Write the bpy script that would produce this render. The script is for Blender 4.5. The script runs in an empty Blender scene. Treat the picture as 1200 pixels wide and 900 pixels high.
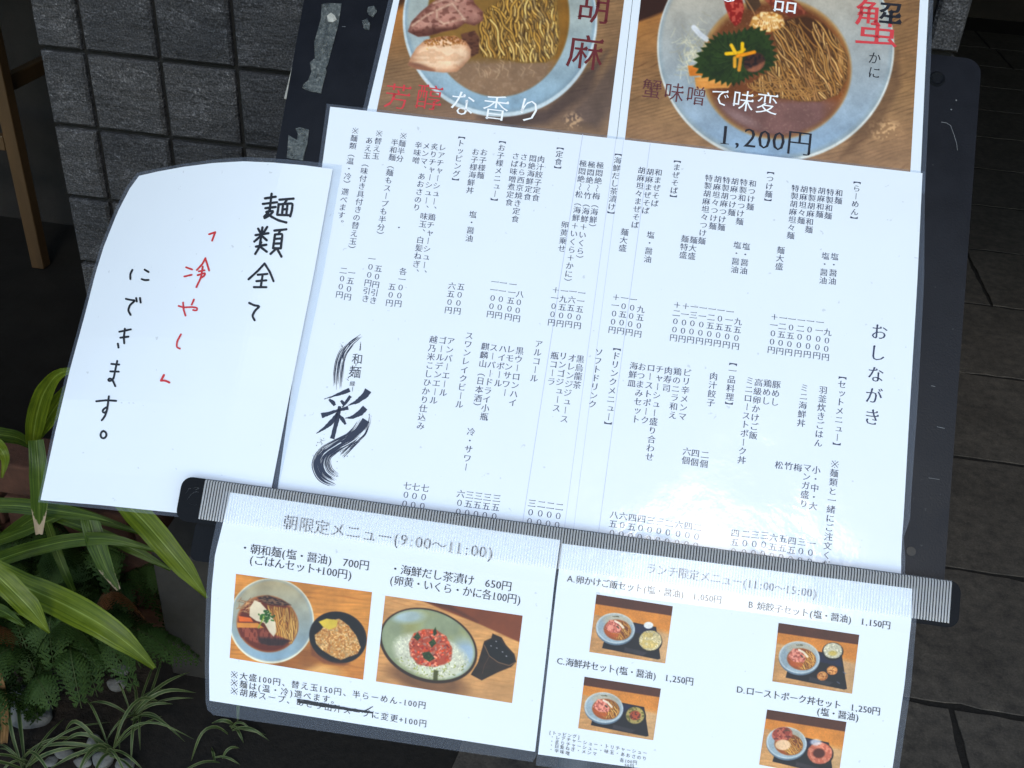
import bpy, bmesh, math, random
import numpy as np
from mathutils import Vector, Matrix
random.seed(7)
RNG = np.random.default_rng(11)
SC = bpy.context.scene
COL = SC.collection

# ------------------------------------------------------------------ camera
EYE = np.array([0.0, 0.0, 1.35])
MW = np.array([[0.98442975, 0.13671202, -0.11048931],
               [0.16679612, -0.52815432, 0.83260559],
               [0.05547179, -0.83807090, -0.54273386]])      # camera (x right, y down, z ahead) -> world
cam_data = bpy.data.cameras.new('camera')
cam = bpy.data.objects.new('camera', cam_data)
COL.objects.link(cam)
cam_data.sensor_width = 36.0
cam_data.lens = 36.0
cam_data.clip_start = 0.02
cam_data.clip_end = 300.0
_r, _u, _b = MW[:, 0], -MW[:, 1], -MW[:, 2]
cam.matrix_world = Matrix(((_r[0], _u[0], _b[0], EYE[0]), (_r[1], _u[1], _b[1], EYE[1]),
                           (_r[2], _u[2], _b[2], EYE[2]), (0, 0, 0, 1)))
SC.camera = cam

# ------------------------------------------------------------------ light
SUN_DIR = Vector((0.20, -0.74, 0.62)).normalized()           # towards the sun
sun_el = math.asin(SUN_DIR.z)
sun_az = math.atan2(SUN_DIR.x, SUN_DIR.y)
world = bpy.data.worlds.new('World')
SC.world = world
world.use_nodes = True
wn = world.node_tree
bgn = wn.nodes['Background']
sky = wn.nodes.new('ShaderNodeTexSky')
sky.sky_type = 'NISHITA'
sky.sun_disc = False
sky.sun_elevation = sun_el
sky.sun_rotation = sun_az
sky.air_density = 1.6
sky.dust_density = 0.6
sky.ozone_density = 2.6
wn.links.new(sky.outputs[0], bgn.inputs[0])
bgn.inputs[1].default_value = 0.15
sl = bpy.data.lights.new('sun', 'SUN')
sl.energy = 0.5
sl.angle = math.radians(10)
sl.color = (1.0, 0.97, 0.93)
so = bpy.data.objects.new('sun', sl)
COL.objects.link(so)
so.rotation_euler = SUN_DIR.to_track_quat('Z', 'Y').to_euler()
so.location = (0, -3, 6)
SC.view_settings.view_transform = 'Standard'
SC.view_settings.look = 'None'
SC.view_settings.exposure = 0.88
SC.view_settings.gamma = 1.0
SC.view_settings.use_curve_mapping = False
SC.cycles.max_bounces = 10
SC.cycles.transparent_max_bounces = 16
SC.cycles.caustics_reflective = False
SC.cycles.caustics_refractive = False

# ------------------------------------------------------------------ geometry frames
BO = np.array([-0.2336, 0.6990, 1.1096])                     # board origin: top left corner of the big menu
BU = np.array([0.9986, 0.0488, -0.0197]); BU /= np.linalg.norm(BU)
BN = np.array([-0.0496, 0.7475, -0.6624])
BN -= BU * (BN @ BU); BN /= np.linalg.norm(BN)
BV = np.cross(BN, BU); BV /= np.linalg.norm(BV)              # down the board
BF = -BN                                                     # out of the board


def bp(u, v, h=0.0):
    """board coordinates (metres right, down, out) -> world"""
    return BO + BU * u + BV * v + BF * h


def ray(x, y):
    return MW @ np.array([(x - 600) / 1200.0, (y - 450) / 1200.0, 1.0])


def onb(x, y, h):
    d = ray(x, y)
    o = BO + BF * h
    return EYE + d * (((o - EYE) @ BN) / (d @ BN))


def uv(x, y, h=0.002):
    p = onb(x, y, h) - BO
    return float(p @ BU), float(p @ BV)


def at(x, y, Y):
    d = ray(x, y)
    return EYE + d * (Y / d[1])


def onground(x, y, z=0.0):
    d = ray(x, y)
    return EYE + d * ((z - EYE[2]) / d[2])


# ------------------------------------------------------------------ object helpers
def tag(o, label=None, cat=None, group=None, kind=None):
    if label: o['label'] = label
    if cat: o['category'] = cat
    if group: o['group'] = group
    if kind: o['kind'] = kind
    return o


def thing(name, loc, label, cat, group=None):
    o = bpy.data.objects.new(name, None)
    COL.objects.link(o)
    o.location = Vector(loc)
    o.empty_display_size = 0.05
    return tag(o, label, cat, group)


def root_loc(o):
    l = Vector((0, 0, 0))
    while o is not None:
        l += o.location
        o = o.parent
    return l


def mesh_obj(name, verts, faces, mat, parent=None, loc=None, smooth=False, cols=None, uvs=None, mats=None, midx=None):
    """one mesh object from world-space vertices"""
    V = np.asarray(verts, dtype=float)
    base = np.array(root_loc(parent)) if parent is not None else (np.array(loc) if loc is not None else np.zeros(3))
    me = bpy.data.meshes.new(name)
    me.from_pydata((V - base).tolist(), [], [list(map(int, f)) for f in faces])
    if mats:
        for m in mats: me.materials.append(m)
        if midx is not None: me.polygons.foreach_set('material_index', np.asarray(midx, dtype=np.int32))
    elif mat is not None:
        me.materials.append(mat)
    if smooth:
        me.polygons.foreach_set('use_smooth', np.ones(len(me.polygons), dtype=bool))
    if cols is not None:
        a = me.color_attributes.new('Col', 'FLOAT_COLOR', 'POINT')
        c = np.ones((len(V), 4), dtype=np.float32)
        c[:, :3] = cols
        a.data.foreach_set('color', c.ravel())
    if uvs is not None:
        ul = me.uv_layers.new(name='UVMap')
        li = np.empty(len(me.loops), dtype=np.int32)
        me.loops.foreach_get('vertex_index', li)
        ul.data.foreach_set('uv', np.asarray(uvs, dtype=np.float32)[li].ravel())
    me.update()
    o = bpy.data.objects.new(name, me)
    COL.objects.link(o)
    if parent is not None:
        o.parent = parent
    else:
        o.location = Vector(base)
    return o


class MB:
    def __init__(s):
        s.v = []; s.f = []; s.uv = []

    def add(s, verts, faces, uvs=None):
        n = len(s.v)
        s.v += [tuple(map(float, p)) for p in verts]
        s.f += [tuple(i + n for i in f) for f in faces]
        s.uv += list(uvs) if uvs is not None else [(0.0, 0.0)] * len(verts)

    def box(s, lo, hi, fr=None):
        x0, y0, z0 = lo; x1, y1, z1 = hi
        c = [(x0, y0, z0), (x1, y0, z0), (x1, y1, z0), (x0, y1, z0), (x0, y0, z1), (x1, y0, z1), (x1, y1, z1), (x0, y1, z1)]
        if fr: c = [fr(*p) for p in c]
        s.add(c, [(0, 3, 2, 1), (4, 5, 6, 7), (0, 1, 5, 4), (1, 2, 6, 5), (2, 3, 7, 6), (3, 0, 4, 7)])

    def tube(s, pts, rad, n=10, cap=True):
        pts = [np.array(p, float) for p in pts]
        rad = rad if hasattr(rad, '__len__') else [rad] * len(pts)
        rings = []
        for i, p in enumerate(pts):
            t = pts[min(i + 1, len(pts) - 1)] - pts[max(i - 1, 0)]
            t /= np.linalg.norm(t) + 1e-12
            a = np.array([0, 0, 1.0]) if abs(t[2]) < .9 else np.array([1.0, 0, 0])
            x = np.cross(t, a); x /= np.linalg.norm(x)
            y = np.cross(t, x)
            rings.append([p + rad[i] * (math.cos(2 * math.pi * k / n) * x + math.sin(2 * math.pi * k / n) * y) for k in range(n)])
        v = [q for r in rings for q in r]
        f = [(i * n + k, i * n + (k + 1) % n, (i + 1) * n + (k + 1) % n, (i + 1) * n + k) for i in range(len(pts) - 1) for k in range(n)]
        if cap:
            f += [tuple(range(n))[::-1], tuple((len(pts) - 1) * n + k for k in range(n))]
        s.add(v, f)

    def prism(s, outline, h0, h1, fr):
        """outline in (a,b), extruded from h0 to h1 with fr(a,b,h) -> world"""
        n = len(outline)
        v = [fr(a, b, h0) for a, b in outline] + [fr(a, b, h1) for a, b in outline]
        f = [tuple(range(n)), tuple(range(2 * n - 1, n - 1, -1))]
        f += [(k, (k + 1) % n, n + (k + 1) % n, n + k) for k in range(n)]
        s.add(v, f)

    def obj(s, name, mat, parent=None, loc=None, smooth=False, bevel=0.0, seg=2, uv=False):
        o = mesh_obj(name, s.v, s.f, mat, parent, loc, smooth, uvs=s.uv if uv else None)
        if bevel:
            m = o.modifiers.new('Bevel', 'BEVEL')
            m.width = bevel; m.segments = seg; m.limit_method = 'ANGLE'; m.angle_limit = math.radians(40)
        return o


def rrect(u0, v0, u1, v1, r, n=6):
    out = []
    for cx, cy, a0 in ((u0 + r, v0 + r, 180), (u1 - r, v0 + r, 270), (u1 - r, v1 - r, 0), (u0 + r, v1 - r, 90)):
        for k in range(n + 1):
            a = math.radians(a0 + 90 * k / n)
            out.append((cx + r * math.cos(a), cy + r * math.sin(a)))
    return out


# ------------------------------------------------------------------ materials
def newmat(name):
    m = bpy.data.materials.new(name)
    m.use_nodes = True
    nt = m.node_tree
    return m, nt, nt.nodes['Principled BSDF']


def N(nt, t, **k):
    n = nt.nodes.new(t)
    for a, b in k.items():
        try: setattr(n, a, b)
        except Exception: pass
    return n


def ramp(nt, stops):
    r = N(nt, 'ShaderNodeValToRGB')
    e = r.color_ramp.elements
    e[0].position, e[0].color = stops[0][0], (*stops[0][1], 1)
    e[1].position, e[1].color = stops[-1][0], (*stops[-1][1], 1)
    for p, c in stops[1:-1]:
        q = e.new(p); q.color = (*c, 1)
    return r


def noise(nt, scale, detail=4, rough=.55, pos=True, sc=None):
    n = N(nt, 'ShaderNodeTexNoise')
    n.inputs['Scale'].default_value = scale
    n.inputs['Detail'].default_value = detail
    n.inputs['Roughness'].default_value = rough
    if pos:
        g = N(nt, 'ShaderNodeNewGeometry')
        if sc:
            mp = N(nt, 'ShaderNodeMapping')
            mp.inputs['Scale'].default_value = sc
            nt.links.new(g.outputs['Position'], mp.inputs['Vector'])
            nt.links.new(mp.outputs[0], n.inputs['Vector'])
        else:
            nt.links.new(g.outputs['Position'], n.inputs['Vector'])
    return n


def lamin(nt, bs, rough=.08, coat=.62):
    """shared surface of everything seen through lamination film: slightly wavy gloss"""
    bs.inputs['Roughness'].default_value = .55
    bs.inputs['Specular IOR Level'].default_value = .25
    bs.inputs['Coat Weight'].default_value = coat
    bs.inputs['Coat Roughness'].default_value = rough
    bs.inputs['Coat IOR'].default_value = 1.33
    ns = noise(nt, 14, 6, .7)
    mr = N(nt, 'ShaderNodeMapRange')
    mr.inputs[1].default_value = .35; mr.inputs[2].default_value = .7
    mr.inputs[3].default_value = rough * .6; mr.inputs[4].default_value = rough * 2.2
    nt.links.new(ns.outputs[0], mr.inputs[0])
    nt.links.new(mr.outputs[0], bs.inputs['Coat Roughness'])
    n1 = noise(nt, 7, 2.5, .5)
    n2 = noise(nt, 60, 3, .6)
    mx = N(nt, 'ShaderNodeMath', operation='MULTIPLY_ADD')
    mx.inputs[1].default_value = .06
    nt.links.new(n2.outputs[0], mx.inputs[0])
    nt.links.new(n1.outputs[0], mx.inputs[2])
    b = N(nt, 'ShaderNodeBump')
    b.inputs['Strength'].default_value = 1.0
    b.inputs['Distance'].default_value = .0034
    nt.links.new(mx.outputs[0], b.inputs['Height'])
    nt.links.new(b.outputs[0], bs.inputs['Coat Normal'])


def mat_paper(name='paper_white', col=(.745, .795, .85)):
    m, nt, bs = newmat(name)
    n = noise(nt, 25, 3)
    r = ramp(nt, [(.3, tuple(c * .985 for c in col)), (.7, col)])
    nt.links.new(n.outputs[0], r.inputs[0])
    n3 = noise(nt, 190, 2, .5)
    r3 = ramp(nt, [(.735, (0, 0, 0)), (.765, (1, 1, 1))]); nt.links.new(n3.outputs[0], r3.inputs[0])
    mq = N(nt, 'ShaderNodeMix', data_type='RGBA')
    nt.links.new(r3.outputs[0], mq.inputs[0]); nt.links.new(r.outputs[0], mq.inputs[6])
    mq.inputs[7].default_value = tuple(c * .8 for c in col) + (1,)
    nt.links.new(mq.outputs[2], bs.inputs['Base Color'])
    lamin(nt, bs)
    return m


def mat_ink(name, col):
    m, nt, bs = newmat(name)
    bs.inputs['Base Color'].default_value = (*col, 1)
    lamin(nt, bs)
    return m


def mat_print():
    m, nt, bs = newmat('photo_ink')
    a = N(nt, 'ShaderNodeVertexColor', layer_name='Col')
    nt.links.new(a.outputs[0], bs.inputs['Base Color'])
    lamin(nt, bs)
    return m


def mat_film(name='film', tint=(.80, .86, .95), t=.80, rough=.18):
    m, nt, bs = newmat(name)
    out = nt.nodes['Material Output']
    tr = N(nt, 'ShaderNodeBsdfTransparent')
    tr.inputs[0].default_value = (.97, .985, 1, 1)
    bs.inputs['Base Color'].default_value = (*tint, 1)
    bs.inputs['Roughness'].default_value = rough
    bs.inputs['Specular IOR Level'].default_value = .6
    mx = N(nt, 'ShaderNodeMixShader')
    mx.inputs[0].default_value = 1 - t
    nt.links.new(tr.outputs[0], mx.inputs[1])
    nt.links.new(bs.outputs[0], mx.inputs[2])
    nt.links.new(mx.outputs[0], out.inputs[0])
    return m


def mat_plastic(name, col, rough=.4, bump=.0004, spec=.5, dust=False):
    m, nt, bs = newmat(name)
    n = noise(nt, 40, 6, .65)
    r = ramp(nt, [(.25, tuple(c * .8 for c in col)), (.75, tuple(c * 1.25 for c in col))])
    nt.links.new(n.outputs[0], r.inputs[0])
    nt.links.new(r.outputs[0], bs.inputs['Base Color'])
    rr = N(nt, 'ShaderNodeMapRange')
    rr.inputs[3].default_value = rough - .1; rr.inputs[4].default_value = rough + .15
    nt.links.new(n.outputs[0], rr.inputs[0])
    nt.links.new(rr.outputs[0], bs.inputs['Roughness'])
    if dust:
        n3 = noise(nt, 260, 3, .6); n4 = noise(nt, 7, 5, .6)
        ad = N(nt, 'ShaderNodeMath', operation='MULTIPLY_ADD'); ad.inputs[1].default_value = .35
        nt.links.new(n4.outputs[0], ad.inputs[0]); nt.links.new(n3.outputs[0], ad.inputs[2])
        r3 = ramp(nt, [(.90, (0, 0, 0)), (.96, (.7, .7, .7))]); nt.links.new(ad.outputs[0], r3.inputs[0])
        r4 = ramp(nt, [(.45, (0, 0, 0)), (.8, (.07, .07, .07))]); nt.links.new(n4.outputs[0], r4.inputs[0])
        mxx = N(nt, 'ShaderNodeMath', operation='MAXIMUM')
        nt.links.new(r3.outputs[0], mxx.inputs[0]); nt.links.new(r4.outputs[0], mxx.inputs[1])
        md = N(nt, 'ShaderNodeMix', data_type='RGBA')
        nt.links.new(mxx.outputs[0], md.inputs[0]); nt.links.new(r.outputs[0], md.inputs[6])
        md.inputs[7].default_value = (.075, .078, .08, 1)
        nt.links.new(md.outputs[2], bs.inputs['Base Color'])
    bs.inputs['Specular IOR Level'].default_value = spec
    n2 = noise(nt, 900, 2)
    b = N(nt, 'ShaderNodeBump')
    b.inputs['Strength'].default_value = .25
    b.inputs['Distance'].default_value = bump
    nt.links.new(n2.outputs[0], b.inputs['Height'])
    nt.links.new(b.outputs[0], bs.inputs['Normal'])
    return m


def mat_slate():
    m, nt, bs = newmat('slate_tile')
    n1 = noise(nt, 460, 3, .6)
    n2 = noise(nt, 9, 5, .6)
    n3 = noise(nt, 1100, 2, .5)
    a = ramp(nt, [(.36, (.018, .0185, .020)), (.50, (.038, .039, .042)), (.60, (.060, .061, .065)), (.69, (.11, .112, .117)), (.78, (.20, .205, .21))])
    nt.links.new(n1.outputs[0], a.inputs[0])
    b = ramp(nt, [(.3, (.62, .64, .68)), (.7, (1.3, 1.26, 1.2))])
    nt.links.new(n2.outputs[0], b.inputs[0])
    mx = N(nt, 'ShaderNodeMix', data_type='RGBA', blend_type='MULTIPLY')
    mx.inputs[0].default_value = 1
    nt.links.new(a.outputs[0], mx.inputs[6]); nt.links.new(b.outputs[0], mx.inputs[7])
    n4 = noise(nt, 8, 7, .6, sc=(1, 1, 1.9))
    rl = ramp(nt, [(.484, (1, 1, 1)), (.5, (1.9, 1.9, 1.9)), (.512, (.8, .8, .8)), (.53, (1, 1, 1))])  # thin pale lines with a darker flank: cleft highlights put into the colour
    nt.links.new(n4.outputs[0], rl.inputs[0])
    m2 = N(nt, 'ShaderNodeMix', data_type='RGBA', blend_type='MULTIPLY'); m2.inputs[0].default_value = 1
    nt.links.new(mx.outputs[2], m2.inputs[6]); nt.links.new(rl.outputs[0], m2.inputs[7])
    gi = N(nt, 'ShaderNodeNewGeometry')
    ri = ramp(nt, [(0, (.78, .79, .82)), (1, (1.22, 1.2, 1.18))])
    nt.links.new(gi.outputs['Random Per Island'], ri.inputs[0])
    m3 = N(nt, 'ShaderNodeMix', data_type='RGBA', blend_type='MULTIPLY'); m3.inputs[0].default_value = 1
    nt.links.new(m2.outputs[2], m3.inputs[6]); nt.links.new(ri.outputs[0], m3.inputs[7])
    nt.links.new(m3.outputs[2], bs.inputs['Base Color'])
    bs.inputs['Roughness'].default_value = .75
    bs.inputs['Specular IOR Level'].default_value = .35
    bu = N(nt, 'ShaderNodeBump')
    bu.inputs['Strength'].default_value = .7; bu.inputs['Distance'].default_value = .0012
    nt.links.new(n1.outputs[0], bu.inputs['Height'])
    w = noise(nt, 22, 6, .62, sc=(1, 1, 2.6))
    bu2 = N(nt, 'ShaderNodeBump')
    bu2.inputs['Strength'].default_value = 1; bu2.inputs['Distance'].default_value = .010
    nt.links.new(w.outputs[0], bu2.inputs['Height'])
    nt.links.new(bu.outputs[0], bu2.inputs['Normal'])
    nt.links.new(bu2.outputs[0], bs.inputs['Normal'])
    return m


def mat_rough(name, c0, c1, scale=30, rough=.85, bump=.002, bscale=200, spec=.3, sc=None, c2=None):
    m, nt, bs = newmat(name)
    n = noise(nt, scale, 8, .65, sc=sc)
    st = [(.3, c0), (.7, c1)] if c2 is None else [(.28, c0), (.52, c1), (.75, c2)]
    r = ramp(nt, st)
    nt.links.new(n.outputs[0], r.inputs[0])
    nt.links.new(r.outputs[0], bs.inputs['Base Color'])
    bs.inputs['Roughness'].default_value = rough
    bs.inputs['Specular IOR Level'].default_value = spec
    n2 = noise(nt, bscale, 6, .65, sc=sc)
    b = N(nt, 'ShaderNodeBump')
    b.inputs['Strength'].default_value = .8
    b.inputs['Distance'].default_value = bump
    nt.links.new(n2.outputs[0], b.inputs['Height'])
    nt.links.new(b.outputs[0], bs.inputs['Normal'])
    return m


def mat_leaf(name, base, light, mid, tip=None, edge=None, stripes=9, rough=.38, trans=.25):
    """leaf colours from UV: u across, v along"""
    m, nt, bs = newmat(name)
    out = nt.nodes['Material Output']
    uvn = N(nt, 'ShaderNodeUVMap')
    sep = N(nt, 'ShaderNodeSeparateXYZ')
    nt.links.new(uvn.outputs[0], sep.inputs[0])
    mu = N(nt, 'ShaderNodeMath', operation='MULTIPLY'); mu.inputs[1].default_value = stripes
    nt.links.new(sep.outputs[0], mu.inputs[0])
    mp = N(nt, 'ShaderNodeCombineXYZ')
    mv = N(nt, 'ShaderNodeMath', operation='MULTIPLY'); mv.inputs[1].default_value = 1.2
    nt.links.new(sep.outputs[1], mv.inputs[0])
    nt.links.new(mu.outputs[0], mp.inputs[0]); nt.links.new(mv.outputs[0], mp.inputs[1])
    oi = N(nt, 'ShaderNodeObjectInfo')
    nt.links.new(oi.outputs['Random'], mp.inputs[2])
    n = N(nt, 'ShaderNodeTexNoise'); n.inputs['Scale'].default_value = 1.6; n.inputs['Detail'].default_value = 3
    nt.links.new(mp.outputs[0], n.inputs['Vector'])
    r = ramp(nt, [(.32, base), (.68, light)])
    nt.links.new(n.outputs[0], r.inputs[0])
    col = r.outputs[0]
    # pale midrib
    d = N(nt, 'ShaderNodeMath', operation='SUBTRACT'); d.inputs[1].default_value = .5
    nt.links.new(sep.outputs[0], d.inputs[0])
    ab = N(nt, 'ShaderNodeMath', operation='ABSOLUTE'); nt.links.new(d.outputs[0], ab.inputs[0])
    mr = ramp(nt, [(.0, (1, 1, 1)), (.035, (0, 0, 0))]) if edge is None else ramp(nt, [(.30, (0, 0, 0)), (.36, (1, 1, 1))])
    nt.links.new(ab.outputs[0], mr.inputs[0])
    mx = N(nt, 'ShaderNodeMix', data_type='RGBA')
    nt.links.new(mr.outputs[0], mx.inputs[0]); nt.links.new(col, mx.inputs[6])
    mx.inputs[7].default_value = (*(mid if edge is None else edge), 1)
    col = mx.outputs[2]
    # blotches
    nb = noise(nt, 35, 5, .6)
    rb = ramp(nt, [(.35, (.82, .84, .8)), (.7, (1.15, 1.1, 1.0))])
    nt.links.new(nb.outputs[0], rb.inputs[0])
    mb = N(nt, 'ShaderNodeMix', data_type='RGBA', blend_type='MULTIPLY'); mb.inputs[0].default_value = 1
    nt.links.new(col, mb.inputs[6]); nt.links.new(rb.outputs[0], mb.inputs[7])
    col = mb.outputs[2]
    if tip is not None:
        # withered towards the tip and along the margins
        ad = N(nt, 'ShaderNodeMath', operation='MULTIPLY_ADD'); ad.inputs[1].default_value = .55
        nt.links.new(ab.outputs[0], ad.inputs[0]); nt.links.new(sep.outputs[1], ad.inputs[2])
        a2 = N(nt, 'ShaderNodeMath', operation='MULTIPLY_ADD'); a2.inputs[1].default_value = .9
        nt.links.new(nb.outputs[0], a2.inputs[0]); nt.links.new(ad.outputs[0], a2.inputs[2])
        rt = ramp(nt, [(.93, (0, 0, 0)), (1.0, (1, 1, 1))])
        sb = N(nt, 'ShaderNodeMath', operation='SUBTRACT'); sb.inputs[1].default_value = .47
        nt.links.new(a2.outputs[0], sb.inputs[0]); nt.links.new(sb.outputs[0], rt.inputs[0])
        mt = N(nt, 'ShaderNodeMix', data_type='RGBA')
        nt.links.new(rt.outputs[0], mt.inputs[0]); nt.links.new(col, mt.inputs[6])
        mt.inputs[7].default_value = (*tip, 1)
        col = mt.outputs[2]
    nt.links.new(col, bs.inputs['Base Color'])
    bs.inputs['Roughness'].default_value = rough
    bs.inputs['Specular IOR Level'].default_value = .22
    tl = N(nt, 'ShaderNodeBsdfTranslucent')
    nt.links.new(col, tl.inputs[0])
    ms = N(nt, 'ShaderNodeMixShader'); ms.inputs[0].default_value = trans
    nt.links.new(bs.outputs[0], ms.inputs[1]); nt.links.new(tl.outputs[0], ms.inputs[2])
    nt.links.new(ms.outputs[0], out.inputs[0])
    bb = N(nt, 'ShaderNodeBump'); bb.inputs['Strength'].default_value = .5; bb.inputs['Distance'].default_value = .0015
    nt.links.new(n.outputs[0], bb.inputs['Height'])
    nt.links.new(bb.outputs[0], bs.inputs['Normal'])
    return m


M_PAPER = mat_paper()
M_INK = mat_ink('ink_slate', (.024, .034, .082))
M_INK2 = mat_ink('ink_black', (.014, .015, .022))
M_LOGO = mat_ink('ink_logo', (.018, .026, .052))
M_MARK = mat_ink('marker_black', (.012, .013, .018))
M_RED = mat_ink('marker_red', (.55, .035, .04))
M_PRED = mat_ink('poster_red', (.60, .05, .06))
M_PMAROON = mat_ink('poster_maroon', (.13, .018, .022))
M_PBROWN = mat_ink('poster_brown', (.12, .035, .04))
M_PWHITE = mat_ink('poster_white', (.86, .87, .88))
M_FOLD = mat_ink('fold_shade', (.50, .54, .68))
M_PHOTO = mat_print()
M_FILM = mat_film('clear_film', (.42, .48, .60), .935, .2)
M_STRIP = mat_film('clear_plastic', (.9, .92, .95), .965, .10)
M_RIB = mat_film('rib_glint_white', (.97, .975, .98), .60, .22)  # crests of the clear ribs whitened, their glints put into the colour
M_BOARD = mat_plastic('black_board', (.006, .007, .0105), .38, spec=.14, dust=True)
M_LEDGE = mat_plastic('black_plastic', (.006, .007, .009), .5, spec=.07)
M_METAL = mat_plastic('dark_metal', (.09, .095, .10), .4)
M_SLATE = mat_slate()
M_GROUT = mat_rough('grout_black', (.006, .006, .006), (.012, .012, .011), 60)
M_PAVE = None

# ------------------------------------------------------------------ type
_gl = {}
ROT = set('ー（）【】～〜-')


def glyph(ch, ex=-.009, ey=.011):
    """outline of one character as a flat mesh in em units, horizontals thinned like printed Mincho type"""
    key = (ch, ex, ey)
    if key in _gl: return _gl[key]
    if ch == '※':
        v, f = [], []
        for d in (1, -1):
            n = len(v); w = .036
            v += [(.5 - .36 * d - w * .7, .38 + .36 - w * .7), (.5 - .36 * d + w * .7, .38 + .36 + w * .7), (.5 + .36 * d + w * .7, .38 - .36 + w * .7), (.5 + .36 * d - w * .7, .38 - .36 - w * .7)]
            if d == -1: v[-4:] = [(.5 + .36 - w * .7, .38 + .36 + w * .7), (.5 + .36 + w * .7, .38 + .36 - w * .7), (.5 - .36 + w * .7, .38 - .36 - w * .7), (.5 - .36 - w * .7, .38 - .36 + w * .7)]
            f.append((n, n + 1, n + 2, n + 3))
        for dx, dy in ((.37, 0), (-.37, 0), (0, .37), (0, -.37)):
            n = len(v)
            v += [(.5 + dx + .052 * math.cos(a * math.pi / 4), .38 + dy + .052 * math.sin(a * math.pi / 4)) for a in range(8)]
            f.append(tuple(range(n, n + 8)))
        _gl[key] = (np.array(v), f)
        return _gl[key]
    c = bpy.data.curves.new('type', 'FONT')
    c.body = ch
    c.resolution_u = 2
    o = bpy.data.objects.new('type', c)
    COL.objects.link(o)
    dg = bpy.context.evaluated_depsgraph_get()
    dg.update()
    me = o.evaluated_get(dg).to_mesh()
    V = np.array([v.co[:2] for v in me.vertices], dtype=float).reshape(-1, 2)
    F = [tuple(p.vertices) for p in me.polygons]
    o.evaluated_get(dg).to_mesh_clear()
    bpy.data.objects.remove(o)
    bpy.data.curves.remove(c)
    if len(V):
        # weld coincident points so that the outline is found
        k = np.round(V * 20000).astype(int)
        _, first, inv = np.unique(k, axis=0, return_index=True, return_inverse=True)
        inv = inv.reshape(-1)
        V = V[first]
        F2 = []
        for f in F:
            g = []
            for i in f:
                j = int(inv[i])
                if not g or (g[-1] != j): g.append(j)
            if len(g) > 1 and g[0] == g[-1]: g.pop()
            if len(g) >= 3: F2.append(tuple(g))
        F = F2
        cnt = {}
        for f in F:
            for a, b in zip(f, f[1:] + f[:1]):
                cnt.setdefault((min(a, b), max(a, b)), []).append((a, b, f))
        nrm = np.zeros_like(V)
        for (a, b), l in cnt.items():
            if len(l) == 1:
                a, b, f = l[0]
                d = V[b] - V[a]
                n = np.array([d[1], -d[0]])
                L = np.linalg.norm(n)
                if L < 1e-9: continue
                n /= L
                cen = V[list(f)].mean(0)
                if (cen - V[a]) @ n > 0: n = -n
                nrm[a] += n; nrm[b] += n
        L = np.linalg.norm(nrm, axis=1, keepdims=True)
        nrm = np.where(L > 1e-6, nrm / np.maximum(L, 1e-6), 0)
        V = V - nrm * np.array([ex, ey])
        if ch == '1':
            x1 = V[:, 0].max(); n = len(V); yb = V[:, 1].min()
            V = np.vstack([V, [(x1 - .19, yb - .002), (x1 + .12, yb - .002), (x1 + .12, yb + .026), (x1 - .19, yb + .026)]])
            F = F + [(n, n + 1, n + 2, n + 3)]
        if ord(ch) > 0x2000 and ch not in ROT and ch not in '・、。＋０':
            # Mincho type: small triangles on the right ends of horizontal strokes
            ext = []
            for (a, b), l in cnt.items():
                if len(l) != 1: continue
                a, b, f = l[0]
                d = V[b] - V[a]
                if abs(d[1]) < .028 or abs(d[1]) > .085 or abs(d[0]) > .25 * abs(d[1]): continue
                cen = V[list(f)].mean(0)
                if cen[0] > min(V[a][0], V[b][0]) - .004: continue
                t_ = V[a] if V[a][1] > V[b][1] else V[b]
                ext.append(((t_[0] - .115, t_[1] - .004), (t_[0] + .022, t_[1] - .012), (t_[0] - .028, t_[1] + .062)))
            if ext:
                n = len(V)
                V = np.vstack([V, np.array(ext).reshape(-1, 2)])
                F = F + [(n + 3 * k, n + 3 * k + 1, n + 3 * k + 2) for k in range(len(ext))]
    _gl[key] = (V, F)
    return _gl[key]


SMALL = set('ャュョッァィゥェォゃゅょっ')
HALF = set('【】')


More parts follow.
